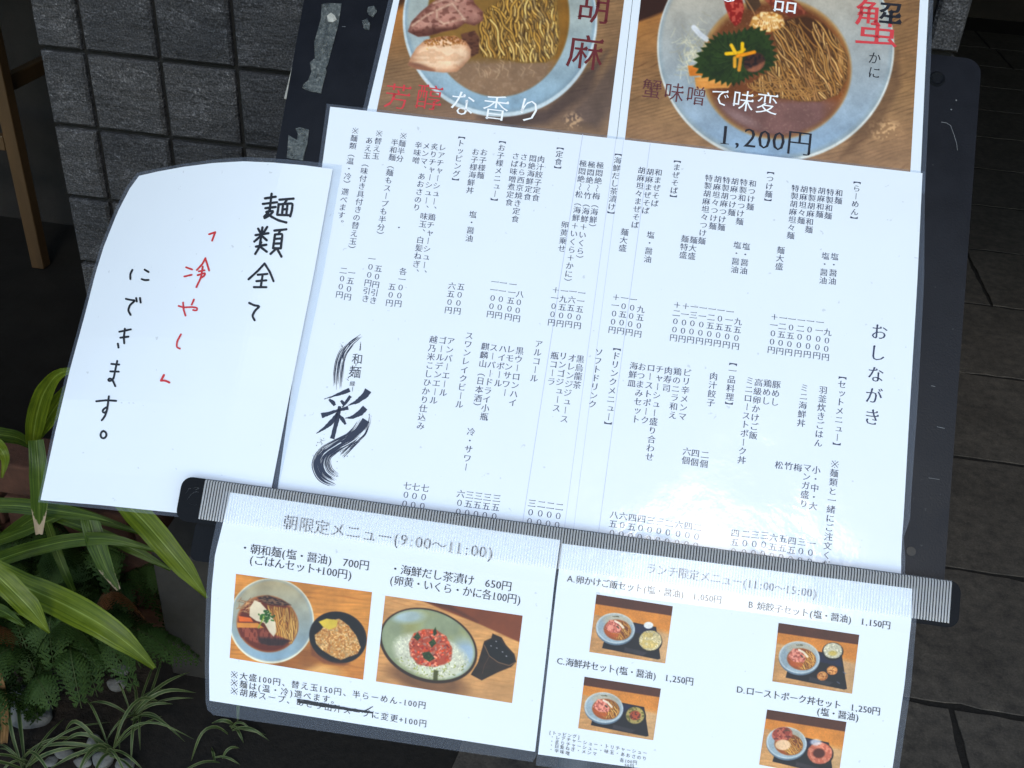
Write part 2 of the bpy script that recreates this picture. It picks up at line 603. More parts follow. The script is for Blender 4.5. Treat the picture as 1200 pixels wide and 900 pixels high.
class Type:
    """collects characters of one colour into one flat mesh"""
    def __init__(s): s.v = []; s.f = []

    def put(s, ch, fr, ex=-.009, ey=.011, rot=False, cut=None):
        V, F = glyph(ch, ex, ey)
        if not len(V): return
        P = V - np.array([.5, .38])
        if ord(ch) < 128:
            P = V - np.array([(V[:, 0].min() + V[:, 0].max()) / 2, .38])
        if rot: P = np.stack([P[:, 1], -P[:, 0]], 1)
        if cut is not None: F = [f for f in F if cut(P[list(f)].mean(0))]
        n = len(s.v)
        s.v += [fr(a, b) for a, b in P]
        s.f += [tuple(i + n for i in f) for f in F]

    def column(s, text, u, v, pitch=None, size=None, h=.0026, gap=None, drift=0):
        """vertical writing on the board plane; u,v metres of the first character's centre"""
        for ch in text:
            p = pitch if pitch else (5.62 + 2.5 * v) * .001
            z = size if size else p * .95
            if ch == ' ' or ch == '　':
                v += p; continue
            du = dv = 0.0
            rot = ch in ROT
            if ch in '、。': du, dv = .58 * z, -.55 * z
            if ch in SMALL: du, dv = .09 * z, -.06 * z
            step = p
            if ch == '【': dv = -.12 * z; step = p * .9
            s.put(ch, lambda a, b: bp(u + du + a * z, v + dv - b * z, h), rot=rot)
            v += step
            u += drift

    def line(s, text, p0, p1, hpx, surf, slant=None, ex=-.009, ey=.011):
        """horizontal writing from photo-measured ends p0..p1 (left/right ends at mid height), mapped by surf"""
        p0 = np.array(p0, float); p1 = np.array(p1, float)
        adv = []
        for ch in text:
            if ch in '0123456789': a = .52
            elif ch in '():': a = .45
            elif ch in ',.': a = .38
            elif ch in '+-': a = .5
            elif ch == ' ': a = .4
            elif ord(ch) < 128: a = .62
            else: a = 1.0
            adv.append(a)
        L = np.linalg.norm(p1 - p0)
        e = (p1 - p0) / L
        unit = L / sum(adv)
        up = np.array(slant, float) if slant is not None else np.array([e[1] + .02, -e[0]])
        up = up / np.linalg.norm(up)
        x = 0.0
        sx = min(hpx, unit * 1.02) if unit < hpx else hpx
        for ch, a in zip(text, adv):
            c = p0 + e * (x + a * unit / 2)
            x += a * unit
            if ch in ' 　': continue
            du, dv = (-.0, 0)
            if ch in '、。': du, dv = 0.0, 0.0
            s.put(ch, lambda q, w: surf(*(c + e * (q + du) * sx + up * (w + dv) * hpx)), ex, ey)

    def obj(s, name, mat, parent):
        return mesh_obj(name, s.v, s.f, mat, parent)


# ------------------------------------------------------------------ sheets
def coons(T, B, L, R, nu, nv):
    def res(c, n):
        c = np.array(c, float)
        d = np.r_[0, np.cumsum(np.linalg.norm(np.diff(c, axis=0), axis=1))]
        t = np.linspace(0, d[-1], n)
        return np.stack([np.interp(t, d, c[:, 0]), np.interp(t, d, c[:, 1])], 1)
    T, B, L, R = res(T, nu), res(B, nu), res(L, nv), res(R, nv)
    s = np.linspace(0, 1, nu)[None, :, None]; t = np.linspace(0, 1, nv)[:, None, None]
    P = (1 - t) * T[None] + t * B[None] + (1 - s) * L[:, None] + s * R[:, None]
    P -= (1 - s) * (1 - t) * T[0] + s * (1 - t) * T[-1] + (1 - s) * t * B[0] + s * t * B[-1]
    return P


def grid_faces(nu, nv, off=0):
    return [(off + j * nu + i, off + j * nu + i + 1, off + (j + 1) * nu + i + 1, off + (j + 1) * nu + i) for j in range(nv - 1) for i in range(nu - 1)]


def sheet_mesh(name, P, surf, mat, parent, thick=.0004):
    nv, nu = P.shape[:2]
    top = [surf(x, y, 0.0) for x, y in P.reshape(-1, 2)]
    bot = [surf(x, y, -thick) for x, y in P.reshape(-1, 2)]
    f = grid_faces(nu, nv) + [tuple(i + nu * nv for i in q[::-1]) for q in grid_faces(nu, nv)]
    rim = list(range(nu)) + [j * nu + nu - 1 for j in range(1, nv)] + [(nv - 1) * nu + i for i in range(nu - 2, -1, -1)] + [j * nu for j in range(nv - 2, 0, -1)]
    n = nu * nv
    f += [(a, a + n, b + n, b) for a, b in zip(rim, rim[1:] + rim[:1])]
    return mesh_obj(name, top + bot, f, mat, parent, smooth=False)


def rim_pts(P):
    nv, nu = P.shape[:2]
    idx = [(0, i) for i in range(nu)] + [(j, nu - 1) for j in range(1, nv)] + [(nv - 1, i) for i in range(nu - 2, -1, -1)] + [(j, 0) for j in range(nv - 2, 0, -1)]
    return np.array([P[a] for a in idx])


def film_mesh(name, Pin, Pout, surf, parent, lift=-.0002, mat=None):
    """clear border of a lamination pouch around the paper, a thin slab"""
    a, b = rim_pts(Pin), rim_pts(Pout)
    n = len(a)
    v = []
    for k in (lift, lift - .0003):
        v += [surf(x, y, k) for x, y in a] + [surf(x, y, k) for x, y in b]
    f = []
    for i in range(n):
        j = (i + 1) % n
        f.append((i, j, n + j, n + i))
        f.append((2 * n + i, 3 * n + i, 3 * n + j, 2 * n + j))
        f.append((n + i, n + j, 3 * n + j, 3 * n + i))
    return mesh_obj(name, v, f, mat or M_FILM, parent)


# ------------------------------------------------------------------ printed pictures (painted point by point)
def lin(c):
    c = np.clip(np.asarray(c, float) / 255.0, 0, 1)
    return np.where(c <= .04045, c / 12.92, ((c + .055) / 1.055) ** 2.4)


SEEN_WHITE = lin([216, 234, 250])


def albedo(c):
    return np.clip(lin(c) / SEEN_WHITE * np.array([.735, .795, .86]) * .97, .002, .88)


def vnoise(shape, cell, seed):
    r = np.random.default_rng(seed)
    h, w = shape
    gh, gw = int(h / cell[0]) + 3, int(w / cell[1]) + 3
    g = r.random((gh, gw))
    y = np.arange(h) / cell[0]; x = np.arange(w) / cell[1]
    yi, xi = y.astype(int), x.astype(int)
    fy, fx = y - yi, x - xi
    fy, fx = fy * fy * (3 - 2 * fy), fx * fx * (3 - 2 * fx)
    a = g[yi][:, xi] * (1 - fx) + g[yi][:, xi + 1] * fx
    b = g[yi + 1][:, xi] * (1 - fx) + g[yi + 1][:, xi + 1] * fx
    return a * (1 - fy[:, None]) + b * fy[:, None]


class Paint:
    def __init__(s, x0, y0, x1, y1, k, seed=1):
        s.x0, s.y0, s.k = x0, y0, k
        s.w, s.h = int((x1 - x0) * k), int((y1 - y0) * k)
        s.X, s.Y = np.meshgrid(x0 + (np.arange(s.w) + .5) / k, y0 + (np.arange(s.h) + .5) / k)
        s.img = np.zeros((s.h, s.w, 3)); s.seed = seed
        s.r = np.random.default_rng(seed)

    def n(s, cx, cy=None, px=True):
        s.seed += 1
        cy = cy or cx
        return vnoise((s.h, s.w), (max(cy * s.k, 1), max(cx * s.k, 1)), s.seed)

    def mix(s, m, c):
        s.img = s.img * (1 - m[..., None]) + np.asarray(c, float) * m[..., None]

    def ell(s, cx, cy, rx, ry, ang=0, soft=.8):
        a = math.radians(ang); dx, dy = s.X - cx, s.Y - cy
        u = (dx * math.cos(a) + dy * math.sin(a)) / rx; v = (-dx * math.sin(a) + dy * math.cos(a)) / ry
        q = np.sqrt(u * u + v * v)
        return np.clip((1 - q) * min(rx, ry) / soft + .5, 0, 1)

    def poly(s, pts, soft=.8):
        pts = np.array(pts, float)
        ins = np.zeros(s.X.shape, bool); dist = np.full(s.X.shape, 1e9)
        for (x1, y1), (x2, y2) in zip(pts, np.roll(pts, -1, 0)):
            c = (y1 > s.Y) != (y2 > s.Y)
            with np.errstate(divide='ignore', invalid='ignore'):
                xx = (x2 - x1) * (s.Y - y1) / (y2 - y1 + 1e-12) + x1
            ins ^= c & (s.X < xx)
            d = np.array([x2 - x1, y2 - y1]); L = d @ d + 1e-9
            t = np.clip(((s.X - x1) * d[0] + (s.Y - y1) * d[1]) / L, 0, 1)
            dist = np.minimum(dist, np.hypot(s.X - x1 - t * d[0], s.Y - y1 - t * d[1]))
        sd = np.where(ins, dist, -dist)
        return np.clip(sd / soft + .5, 0, 1)

    def stroke(s, pts, w, c, a=1.0, clip=None):
        pts = np.array(pts, float)
        lo = pts.min(0) - w - 1; hi = pts.max(0) + w + 1
        i0, i1 = int(max((lo[0] - s.x0) * s.k, 0)), int(min((hi[0] - s.x0) * s.k + 1, s.w))
        j0, j1 = int(max((lo[1] - s.y0) * s.k, 0)), int(min((hi[1] - s.y0) * s.k + 1, s.h))
        if i1 <= i0 or j1 <= j0: return
        X, Y = s.X[j0:j1, i0:i1], s.Y[j0:j1, i0:i1]
        dist = np.full(X.shape, 1e9)
        for (x1, y1), (x2, y2) in zip(pts[:-1], pts[1:]):
            d = np.array([x2 - x1, y2 - y1]); L = d @ d + 1e-9
            t = np.clip(((X - x1) * d[0] + (Y - y1) * d[1]) / L, 0, 1)
            dist = np.minimum(dist, np.hypot(X - x1 - t * d[0], Y - y1 - t * d[1]))
        m = np.clip((w / 2 - dist) / .5 + .5, 0, 1) * a
        if clip is not None: m = m * clip[j0:j1, i0:i1]
        s.img[j0:j1, i0:i1] = s.img[j0:j1, i0:i1] * (1 - m[..., None]) + np.asarray(c, float) * m[..., None]

    def wood(s, c0, c1, slope=-.25, pitch=4.0, dark=(70, 50, 35), a=.5):
        t = s.Y - slope * s.X
        n = s.n(60, 10) * 6
        g = .5 + .5 * np.sin((t + n) * 2 * math.pi / pitch)
        big = s.n(90, 30)
        s.img = np.asarray(c0, float) * (1 - big[..., None]) + np.asarray(c1, float) * big[..., None]
        s.img *= (.93 + .12 * s.n(14, 2))[..., None]
        s.mix((np.clip(g - .82, 0, 1) * 5).clip(0, 1) * a * s.n(30, 6), dark)

    def noodles(s, clip, box, n, ang, L, w, cols, dark, wig=.25):
        x0, y0, x1, y1 = box
        s.mix(clip, dark)
        for i in range(n):
            q = i / n
            x, y = s.r.uniform(x0, x1), s.r.uniform(y0, y1)
            a = math.radians(ang + s.r.normal(0, 9 + 8 * (s.r.random() > .8)))
            kap = s.r.normal(0, wig * .5); ph = s.r.uniform(0, 6.3); fr = s.r.uniform(.7, 1.3)
            pts = [(x, y)]
            m = 14
            for k in range(m):
                aa = a + kap * k / m * 2 + wig * 1.6 * math.sin(ph + fr * k * .75)
                x += math.cos(aa) * L / m; y += math.sin(aa) * L / m
                pts.append((x, y))
            c = np.array(cols[s.r.integers(len(cols))], float) * s.r.uniform(.72 + .2 * q, .92 + .14 * q)
            s.stroke(pts, w * 1.75, np.array(dark) * .75, .6, clip)
            s.stroke(pts, w, c, .95, clip)
            s.stroke([(px - w * .18, py - w * .1) for px, py in pts], w * .4, np.minimum(c * 1.2 + 14, 255), .6, clip)

    def rim(s, pts, c, depth, a=.7):
        """darker round the border of a cut-out shape, as a rounded piece of food looks"""
        m = s.poly(pts, 1.2)
        inner = np.clip(s.poly(pts, depth) * 2 - 1, 0, 1)
        s.mix(m * (1 - inner) * a, c)

    def rice(s, clip, box, n, c, w=1.2, L=2.2):
        x0, y0, x1, y1 = box
        for i in range(n):
            x, y = s.r.uniform(x0, x1), s.r.uniform(y0, y1)
            a = s.r.uniform(0, math.pi)
            cc = np.array(c, float) * s.r.uniform(.72, 1.1)
            s.stroke([(x, y), (x + L * math.cos(a), y + L * math.sin(a))], w, cc, .9, clip)

    def sample(s, P):
        x = np.clip((P[..., 0] - s.x0) * s.k - .5, 0, s.w - 1.001); y = np.clip((P[..., 1] - s.y0) * s.k - .5, 0, s.h - 1.001)
        xi, yi = x.astype(int), y.astype(int); fx, fy = (x - xi)[..., None], (y - yi)[..., None]
        I = s.img
        return (I[yi, xi] * (1 - fx) + I[yi, xi + 1] * fx) * (1 - fy) + (I[yi + 1, xi] * (1 - fx) + I[yi + 1, xi + 1] * fx) * fy


def soften(img, k):
    for ax in (0, 1):
        p = np.concatenate([np.take(img, [0], ax), img, np.take(img, [-1], ax)], ax)
        n = img.shape[ax]
        img = (1 - 2 * k) * img + k * np.take(p, range(0, n), ax) + k * np.take(p, range(2, n + 2), ax)
    return img


def photo_print(name, quad, paint, surf, parent, dens=1.5, lift=.00018):
    big = paint.n(16) * .6 + paint.n(5) * .25 + paint.n(1.3) * .15
    paint.img = paint.img * (.90 + .2 * big)[..., None]
    for _ in range(2): paint.img = soften(paint.img, .22)
    TL, TR, BR, BL = quad
    nu = int(np.hypot(TR[0] - TL[0], TR[1] - TL[1]) * dens) + 2
    nv = int(np.hypot(BL[0] - TL[0], BL[1] - TL[1]) * dens) + 2
    P = coons([TL, TR], [BL, BR], [TL, BL], [TR, BR], nu, nv)
    c = np.clip(paint.sample(P), 0, 255)
    grey = c.mean(-1, keepdims=True)
    c = np.clip(grey + (c - grey) * 1.12, 0, 255)              # the print's own contrast
    c = albedo(255 * (c / 255) ** 1.24).reshape(-1, 3)
    v = [surf(x, y, lift) for x, y in P.reshape(-1, 2)]
    return mesh_obj(name, v, grid_faces(nu, nv), M_PHOTO, parent, cols=c)


# ================================================================== SETTING
# pavement: dark stone slabs 0.4 m deep, rows parallel to the shop front
def mat_pave():
    m, nt, bs = newmat('dark_paving_stone')
    n1 = noise(nt, 6, 8, .65)
    n2 = noise(nt, 260, 4, .7)
    n3 = noise(nt, 40, 6, .7)
    a = ramp(nt, [(.3, (.056, .049, .041)), (.7, (.090, .079, .066))])
    nt.links.new(n1.outputs[0], a.inputs[0])
    b = ramp(nt, [(.36, (.78, .78, .78)), (.55, (1.0, 1.0, 1.0)), (.68, (1.3, 1.28, 1.25))])
    nt.links.new(n2.outputs[0], b.inputs[0])
    c = ramp(nt, [(.34, (.6, .6, .62)), (.66, (1.25, 1.22, 1.18))])
    nt.links.new(n3.outputs[0], c.inputs[0])
    mx = N(nt, 'ShaderNodeMix', data_type='RGBA', blend_type='MULTIPLY'); mx.inputs[0].default_value = 1
    nt.links.new(a.outputs[0], mx.inputs[6]); nt.links.new(b.outputs[0], mx.inputs[7])
    m2 = N(nt, 'ShaderNodeMix', data_type='RGBA', blend_type='MULTIPLY'); m2.inputs[0].default_value = 1
    nt.links.new(mx.outputs[2], m2.inputs[6]); nt.links.new(c.outputs[0], m2.inputs[7])
    nt.links.new(m2.outputs[2], bs.inputs['Base Color'])
    bs.inputs['Roughness'].default_value = .8
    bs.inputs['Specular IOR Level'].default_value = .3
    bu = N(nt, 'ShaderNodeBump'); bu.inputs['Strength'].default_value = .6; bu.inputs['Distance'].default_value = .0009
    nt.links.new(n2.outputs[0], bu.inputs['Height'])
    nt.links.new(bu.outputs[0], bs.inputs['Normal'])
    return m


M_PAVE = mat_pave()
M_JOINT = mat_rough('joint_dirt', (.008, .007, .006), (.018, .015, .012), 80)
g = MB()
g.add([(-150, -150, -.002), (150, -150, -.002), (150, 150, -.002), (-150, 150, -.002)], [(0, 1, 2, 3)])
tag(g.obj('ground', M_JOINT), kind='structure')
rnd = random.Random(3)
pv = MB()
Y_ROWS = [1.274 + .4 * k for k in range(-8, 0)] + [1.274, 1.632, 2.027, 2.42, 2.835, 3.239] + [3.64 + .4 * k for k in range(8)]
for r, (y0, y1) in enumerate(zip(Y_ROWS[:-1], Y_ROWS[1:])):
    off = {8: .20, 9: .30, 10: .50, 11: .33, 12: 1.016 - .8, 7: .612}.get(r, rnd.uniform(0, .8))
    x = off - .8 * 6
    while x < 4.6:
        gp = .005 + rnd.random() * .002
        lo_x, hi_x = x + gp, x + .8 - gp
        lo_y, hi_y = y0 + gp, y1 - gp
        if lo_x < -.69 and lo_y < 1.1 and hi_x > -.69: hi_x = -.69
        if not (hi_x <= -.69 and hi_y < 1.3 and hi_y > -.5) and hi_x - lo_x > .05:
            dz = [rnd.uniform(-.0004, .0004) for _ in range(4)]
            e = .0008
            # split-stone edge: an uneven outline, worn lower along the joint
            ou = []
            for (ax, ay), (bx, by) in (((lo_x, lo_y), (hi_x, lo_y)), ((hi_x, lo_y), (hi_x, hi_y)), ((hi_x, hi_y), (lo_x, hi_y)), ((lo_x, hi_y), (lo_x, lo_y))):
                nn = max(2, int(math.hypot(bx - ax, by - ay) / .03))
                for k in range(nn):
                    q = k / nn
                    ou.append((ax + (bx - ax) * q + rnd.gauss(0, .0016), ay + (by - ay) * q + rnd.gauss(0, .0016)))
            cxx, cyy = (lo_x + hi_x) / 2, (lo_y + hi_y) / 2
            inn = [(a + math.copysign(e, cxx - a), c + math.copysign(e, cyy - c)) for a, c in ou]
            m_ = len(ou)
            v = [(a, c, -.006) for a, c in ou] + [(a, c, -.0006) for a, c in ou] + [(a, c, dz[0]) for a, c in inn]
            f = [tuple(range(2 * m_, 3 * m_))]
            for k in range(m_):
                j = (k + 1) % m_
                f += [(k, j, m_ + j, m_ + k), (m_ + k, m_ + j, 2 * m_ + j, 2 * m_ + k)]
            pv.add(v, f)
        x += .8
tag(pv.obj('pavement', M_PAVE), kind='structure')

# tiled pillar of the shop front, its face at Y = 1.203
WX0, WX1, WY = -0.790, 0.306, 1.203
pil = thing('tiled_pillar', (-.25, 1.4, 0), 'pillar of rough dark grey stone tiles with deep black joints behind the menu board', 'pillar')
cb = MB(); cb.box((WX0 + .004, WY + .008, 0), (WX1 - .004, 1.65, 2.75))
cb.obj('pillar_core', M_GROUT, pil)
tl = MB()
GX0, GZ0, T = -.8297, 1.35 - .2799, .1
trn = np.random.default_rng(5)
for j in range(-15, 11):
    for i in range(0, 12):
        xa, xb = GX0 + i * T, GX0 + (i + 1) * T
        zt, zb = GZ0 - j * T, GZ0 - (j + 1) * T
        if i == 0: xa = WX0 - .0031
        if i == 11: xb = WX1 + .0031
        zb = max(zb, 0.0)
        if xb - xa < .02 or zt - zb < .02: continue
        gp = .0031
        n = 9
        tilt = trn.normal(0, .0012, 2); base = trn.normal(0, .0008)
        us = np.linspace(0, 1, n); nz = vnoise((n, n), (3, 4), int(trn.integers(1e6))) * .0028 + vnoise((n, n), (1.3, 1.6), int(trn.integers(1e6))) * .0010
        v = []
        for b in range(n):
            for a in range(n):
                e = 0.0 if (a in (0, n - 1) or b in (0, n - 1)) else 1.0
                px_ = xa + gp + (xb - xa - 2 * gp) * us[a]; pz_ = zt - gp - (zt - zb - 2 * gp) * us[b]
                if a == 1: px_ = xa + gp + .003
                if a == n - 2: px_ = xb - gp - .003
                if b == 1: pz_ = zt - gp - .003
                if b == n - 2: pz_ = zb + gp + .003
                y = WY - (base + tilt[0] * (us[a] - .5) + tilt[1] * (us[b] - .5) + nz[b, a]) * e + (.0022 if e == 0 else 0)
                v.append((px_, y, pz_))
        f = grid_faces(n, n)
        rim = [a for a in range(n)] + [b * n + n - 1 for b in range(1, n)] + [(n - 1) * n + a for a in range(n - 2, -1, -1)] + [b * n for b in range(n - 2, 0, -1)]
        k = len(v)
        v += [(v[q][0], WY + .02, v[q][2]) for q in rim]
        m = len(rim)
        f += [(rim[q], k + q, k + (q + 1) % m, rim[(q + 1) % m]) for q in range(m)]
        tl.add(v, f)
tl.obj('stone_tiles', M_SLATE, pil)

# the unlit entrance hall of the shop behind the pillar
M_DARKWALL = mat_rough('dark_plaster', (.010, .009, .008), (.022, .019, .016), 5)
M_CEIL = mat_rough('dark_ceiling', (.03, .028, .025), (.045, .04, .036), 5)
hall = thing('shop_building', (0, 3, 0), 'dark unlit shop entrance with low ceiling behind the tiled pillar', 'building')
b = MB(); b.box((-5, -0.15, 2.62), (5, 7, 2.8)); b.obj('shade_canopy', M_CEIL, hall)  # out of view; front edge brought forward to shade the entrance and chair
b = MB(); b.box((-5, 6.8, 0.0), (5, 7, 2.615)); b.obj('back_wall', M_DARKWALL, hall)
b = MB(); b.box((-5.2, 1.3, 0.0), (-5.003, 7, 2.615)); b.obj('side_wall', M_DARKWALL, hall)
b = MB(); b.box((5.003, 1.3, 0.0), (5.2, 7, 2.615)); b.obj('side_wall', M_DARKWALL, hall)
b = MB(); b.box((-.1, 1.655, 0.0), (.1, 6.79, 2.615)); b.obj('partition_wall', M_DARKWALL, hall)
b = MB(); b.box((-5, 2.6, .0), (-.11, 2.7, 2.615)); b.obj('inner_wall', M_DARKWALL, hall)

# wooden chair inside, left of the pillar
M_WOOD = mat_rough('varnished_wood', (.035, .020, .008), (.085, .048, .020), 10, .45, .0006, 150, .4, sc=(1, 1, .12))
p0 = onground(49, 314)
ch = thing('wooden_chair', (p0[0] - .2, p0[1], 0), 'tall pale wooden chair standing in the dark shop, left of the tiled pillar', 'chair')
px_, py_ = p0[0], p0[1]
for dx, dy in ((0, 0), (-.40, 0), (-.02, .36), (-.40, .36)):
    b = MB(); b.box((px_ + dx - .018, py_ + dy - .018, .006), (px_ + dx + .018, py_ + dy + .018, 1.15 if dy == 0 else .80))
    b.obj('leg', M_WOOD, ch, bevel=.003)
for z in (.36,):
    b = MB(); b.box((px_ - .376, py_ - .012, z - .02), (px_ - .024, py_ + .012, z + .02)); b.obj('rung', M_WOOD, ch, bevel=.003)
b = MB(); b.box((px_ - .036, py_ + .024, .48), (px_ - .008, py_ + .336, .52)); b.obj('rung', M_WOOD, ch, bevel=.003)
b = MB(); b.box((px_ - .43, py_ + .025, .8005), (px_ + .03, py_ + .40, .83)); b.obj('seat', M_WOOD, ch, bevel=.006)
for z in (.95, 1.09):
    b = MB(); b.box((px_ - .376, py_ - .01, z - .035), (px_ - .024, py_ + .01, z + .035)); b.obj('back_rail', M_WOOD, ch, bevel=.004)

# floor of the shop, seen left of the pillar
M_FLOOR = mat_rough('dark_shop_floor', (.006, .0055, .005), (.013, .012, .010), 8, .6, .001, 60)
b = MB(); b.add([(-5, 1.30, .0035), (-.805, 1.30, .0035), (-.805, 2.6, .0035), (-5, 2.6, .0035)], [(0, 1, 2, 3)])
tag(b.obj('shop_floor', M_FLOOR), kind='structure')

# planting bed
M_SOIL = mat_rough('dark_soil', (.010, .007, .005), (.035, .026, .018), 30, .95, .012, 60)
s = 60
X, Yg = np.meshgrid(np.linspace(-2.6, -.70, s), np.linspace(-.4, 1.30, s))
Z = .012 + (vnoise((s, s), (6, 6), 41) - .5) * .05 - .01
Z = np.maximum(Z, -.0012)
Z[:, -1] = -.0012
tag(mesh_obj('planting_bed', np.stack([X, Yg, Z], -1).reshape(-1, 3), grid_faces(s, s), M_SOIL, smooth=True), kind='structure')

# ================================================================== MENU STAND
stand = thing('menu_stand', (0.0, .80, 0), 'black tilted menu board with a ribbed clear holder strip along its lower edge', 'menu stand')
b = MB(); b.prism(rrect(-.036, -.088, .4505, .300, .010), -.007, 0.0, bp)
# hole for the bolt is a dark recess ring set on the face
b.obj('board_panel', M_BOARD, stand, bevel=.0012)
b = MB()
cu, cv = uv(1098.5, 92, .001)
for r0, r1, h0, h1 in ((.0, .0031, .0003, .0003), (.0031, .0046, .0003, .0014), (.0046, .0058, .0014, .0002)):
    n = 20
    v = [bp(cu + r * math.cos(2 * math.pi * k / n), cv + r * math.sin(2 * math.pi * k / n), h) for r, h in ((r0, h0), (r1, h1)) for k in range(n)]
    b.add(v, [(k, (k + 1) % n, n + (k + 1) % n, n + k) for k in range(n)])
b.obj('bolt', M_LEDGE, stand, smooth=True)
M_WORN = mat_plastic('worn_brown_spot', (.022, .018, .015), .6)
cu, cv = uv(1068, 646, .001)
b = MB(); b.prism([(cu + .0032 * math.cos(a * .5236), cv + .0030 * math.sin(a * .5236)) for a in range(12)], .0001, .0006, bp)
b.obj('bolt', M_WORN, stand)

# tape remains
def mat_tape():
    m, nt, bs = newmat('old_tape')
    out = nt.nodes['Material Output']
    n = noise(nt, 420, 5, .7); n2 = noise(nt, 60, 4, .6)
    r = ramp(nt, [(.35, (.035, .045, .05)), (.55, (.11, .125, .125)), (.75, (.30, .31, .29))])
    nt.links.new(n.outputs[0], r.inputs[0]); nt.links.new(r.outputs[0], bs.inputs['Base Color'])
    bs.inputs['Roughness'].default_value = .55
    tr = N(nt, 'ShaderNodeBsdfTransparent')
    rr = ramp(nt, [(.30, (.35, .35, .35)), (.55, (.9, .9, .9))]); nt.links.new(n2.outputs[0], rr.inputs[0])
    mx = N(nt, 'ShaderNodeMixShader'); nt.links.new(rr.outputs[0], mx.inputs[0])
    nt.links.new(tr.outputs[0], mx.inputs[1]); nt.links.new(bs.outputs[0], mx.inputs[2])
    nt.links.new(mx.outputs[0], out.inputs[0])
    bu = N(nt, 'ShaderNodeBump'); bu.inputs['Strength'].default_value = 1; bu.inputs['Distance'].default_value = .0015
    nt.links.new(n.outputs[0], bu.inputs['Height']); nt.links.new(bu.outputs[0], bs.inputs['Normal'])
    return m


M_TAPE = mat_tape()
M_TAPE2 = mat_rough('tape_crust', (.25, .25, .22), (.5, .5, .46), 300, .6, .001, 500)
for pts in ([(377, 5), (385, 3.5), (400, 4), (399, 12), (396, 30), (392, 45), (388, 60), (384, 75), (381.5, 80), (382.5, 84), (378, 100), (376, 109), (364, 107), (354, 103), (356, 98), (361, 94), (365, 84), (363, 73), (369, 68), (368, 50), (372, 36), (376, 22)],
            [(346, 150), (352, 149), (362, 152), (360, 168), (356.5, 180), (355, 188), (336, 185), (338, 158), (341, 160), (348, 164), (349, 157)]):
    q = [uv(x, y, .001) for x, y in pts]
    b = MB(); b.prism(q, .0002, .0009, bp); b.obj('tape_remnant', M_TAPE, stand)
for pts in ([(384, 19), (388, 16), (392, 19), (394, 23), (390, 26), (385, 25)], [(432, 9), (438, 8), (441, 13), (437, 19), (433, 17), (431, 14)], [(425, 25), (430, 23), (433, 28), (432, 34), (427, 33)]):
    q = [uv(x, y, .001) for x, y in pts]
    b = MB(); b.prism(q, .0003, .0016, bp); b.obj('tape_remnant', M_TAPE2 if pts[0][0] < 400 else M_TAPE, stand, bevel=.0004)
# a few scratches
M_SCR = mat_plastic('scratch', (.16, .17, .18), .5)
b = MB()
for pts, w in (([(1103, 143), (1109, 144), (1114, 147), (1118, 158), (1121, 168), (1122, 176)], .5), ([(1120, 117), (1121.3, 117.8)], 1.3), ([(1114, 128), (1115.5, 128.6)], 1.2),
               ([(1098, 500), (1107, 502)], .5), ([(1091, 452), (1096, 453)], .5), ([(401, 31), (405, 31.3)], .4), ([(1088, 560), (1101, 562)], .35)):
    b = MB()
    for (xa, ya), (xb, yb) in zip(pts[:-1], pts[1:]):
        d = np.array([xb - xa, yb - ya]); n = np.array([-d[1], d[0]]) / np.linalg.norm(d) * w / 2
        b.add([onb(xa + n[0], ya + n[1], .0004), onb(xb + n[0], yb + n[1], .0004), onb(xb - n[0], yb - n[1], .0004), onb(xa - n[0], ya - n[1], .0004)], [(0, 1, 2, 3)])
    b.obj('scratch', M_SCR, stand)
# clear strip showing behind the left edge of the board
q = [uv(x, y, -.008) for x, y in ((357, 20), (370, 20), (350, 117), (333, 116))]
b = MB(); b.prism(q, -.0085, -.0075, bp); b.obj('clear_backing', M_TAPE2, stand)

# holder: black rail, its rounded ends, clear ribbed front
b = MB(); b.prism(rrect(-.0575, .2775, .4580, .3045, .006), .0057, .0086, bp)
rail = b.obj('holder_rail', M_LEDGE, stand, bevel=.0015)
# grip marks moulded in the left end
b = MB()
for pts in ([(219, 586), (224, 579), (230, 576), (233, 577)], [(221, 590), (228, 592), (233, 592)], [(226, 572), (231, 571), (233, 572.5), (229, 574)], [(218, 578), (221, 573), (224, 572)]):
    for (xa, ya), (xb, yb) in zip(pts[:-1], pts[1:]):
        d = np.array([xb - xa, yb - ya]); n = np.array([-d[1], d[0]]) / np.linalg.norm(d) * .25
        v = [onb(xa + n[0], ya + n[1], .0086), onb(xb + n[0], yb + n[1], .0086), onb(xb - n[0], yb - n[1], .0086), onb(xa - n[0], ya - n[1], .0086)]
        b.add(v, [(0, 1, 2, 3)])
b.obj('moulded_mark', M_SCR, rail)
b = MB()
ru0, ru1, rv0, rv1 = -.0415, .4515, .2765, .3030
nrib = 262
prof = [(0, 0.0), (.18, .00042), (.5, .0006), (.82, .00042)]
us = []
for k in range(nrib):
    for t, hh in prof:
        us.append((ru0 + (ru1 - ru0) * (k + t) / nrib, .0142 + hh))
us.append((ru1, .0142))
vs = [(rv0, -.0012), (rv0 + .0012, 0), (rv1, 0)]
vv = [bp(u, v, h + dh) for v, dh in vs for u, h in us]
gf = grid_faces(len(us), 3)
mesh_obj('clear_strip', vv, gf, None, stand, smooth=True, mats=[M_STRIP, M_RIB], midx=[1 if (k % (len(us) - 1)) % 4 in (1, 2) else 0 for k in range(len(gf))])
b = MB(); b.prism([(ru0, rv0 - .0006), (ru1, rv0 - .0006), (ru1, rv0 + .0006), (ru0, rv0 + .0006)], .0083, .0138, bp)
b.obj('strip_lip', M_STRIP, stand)
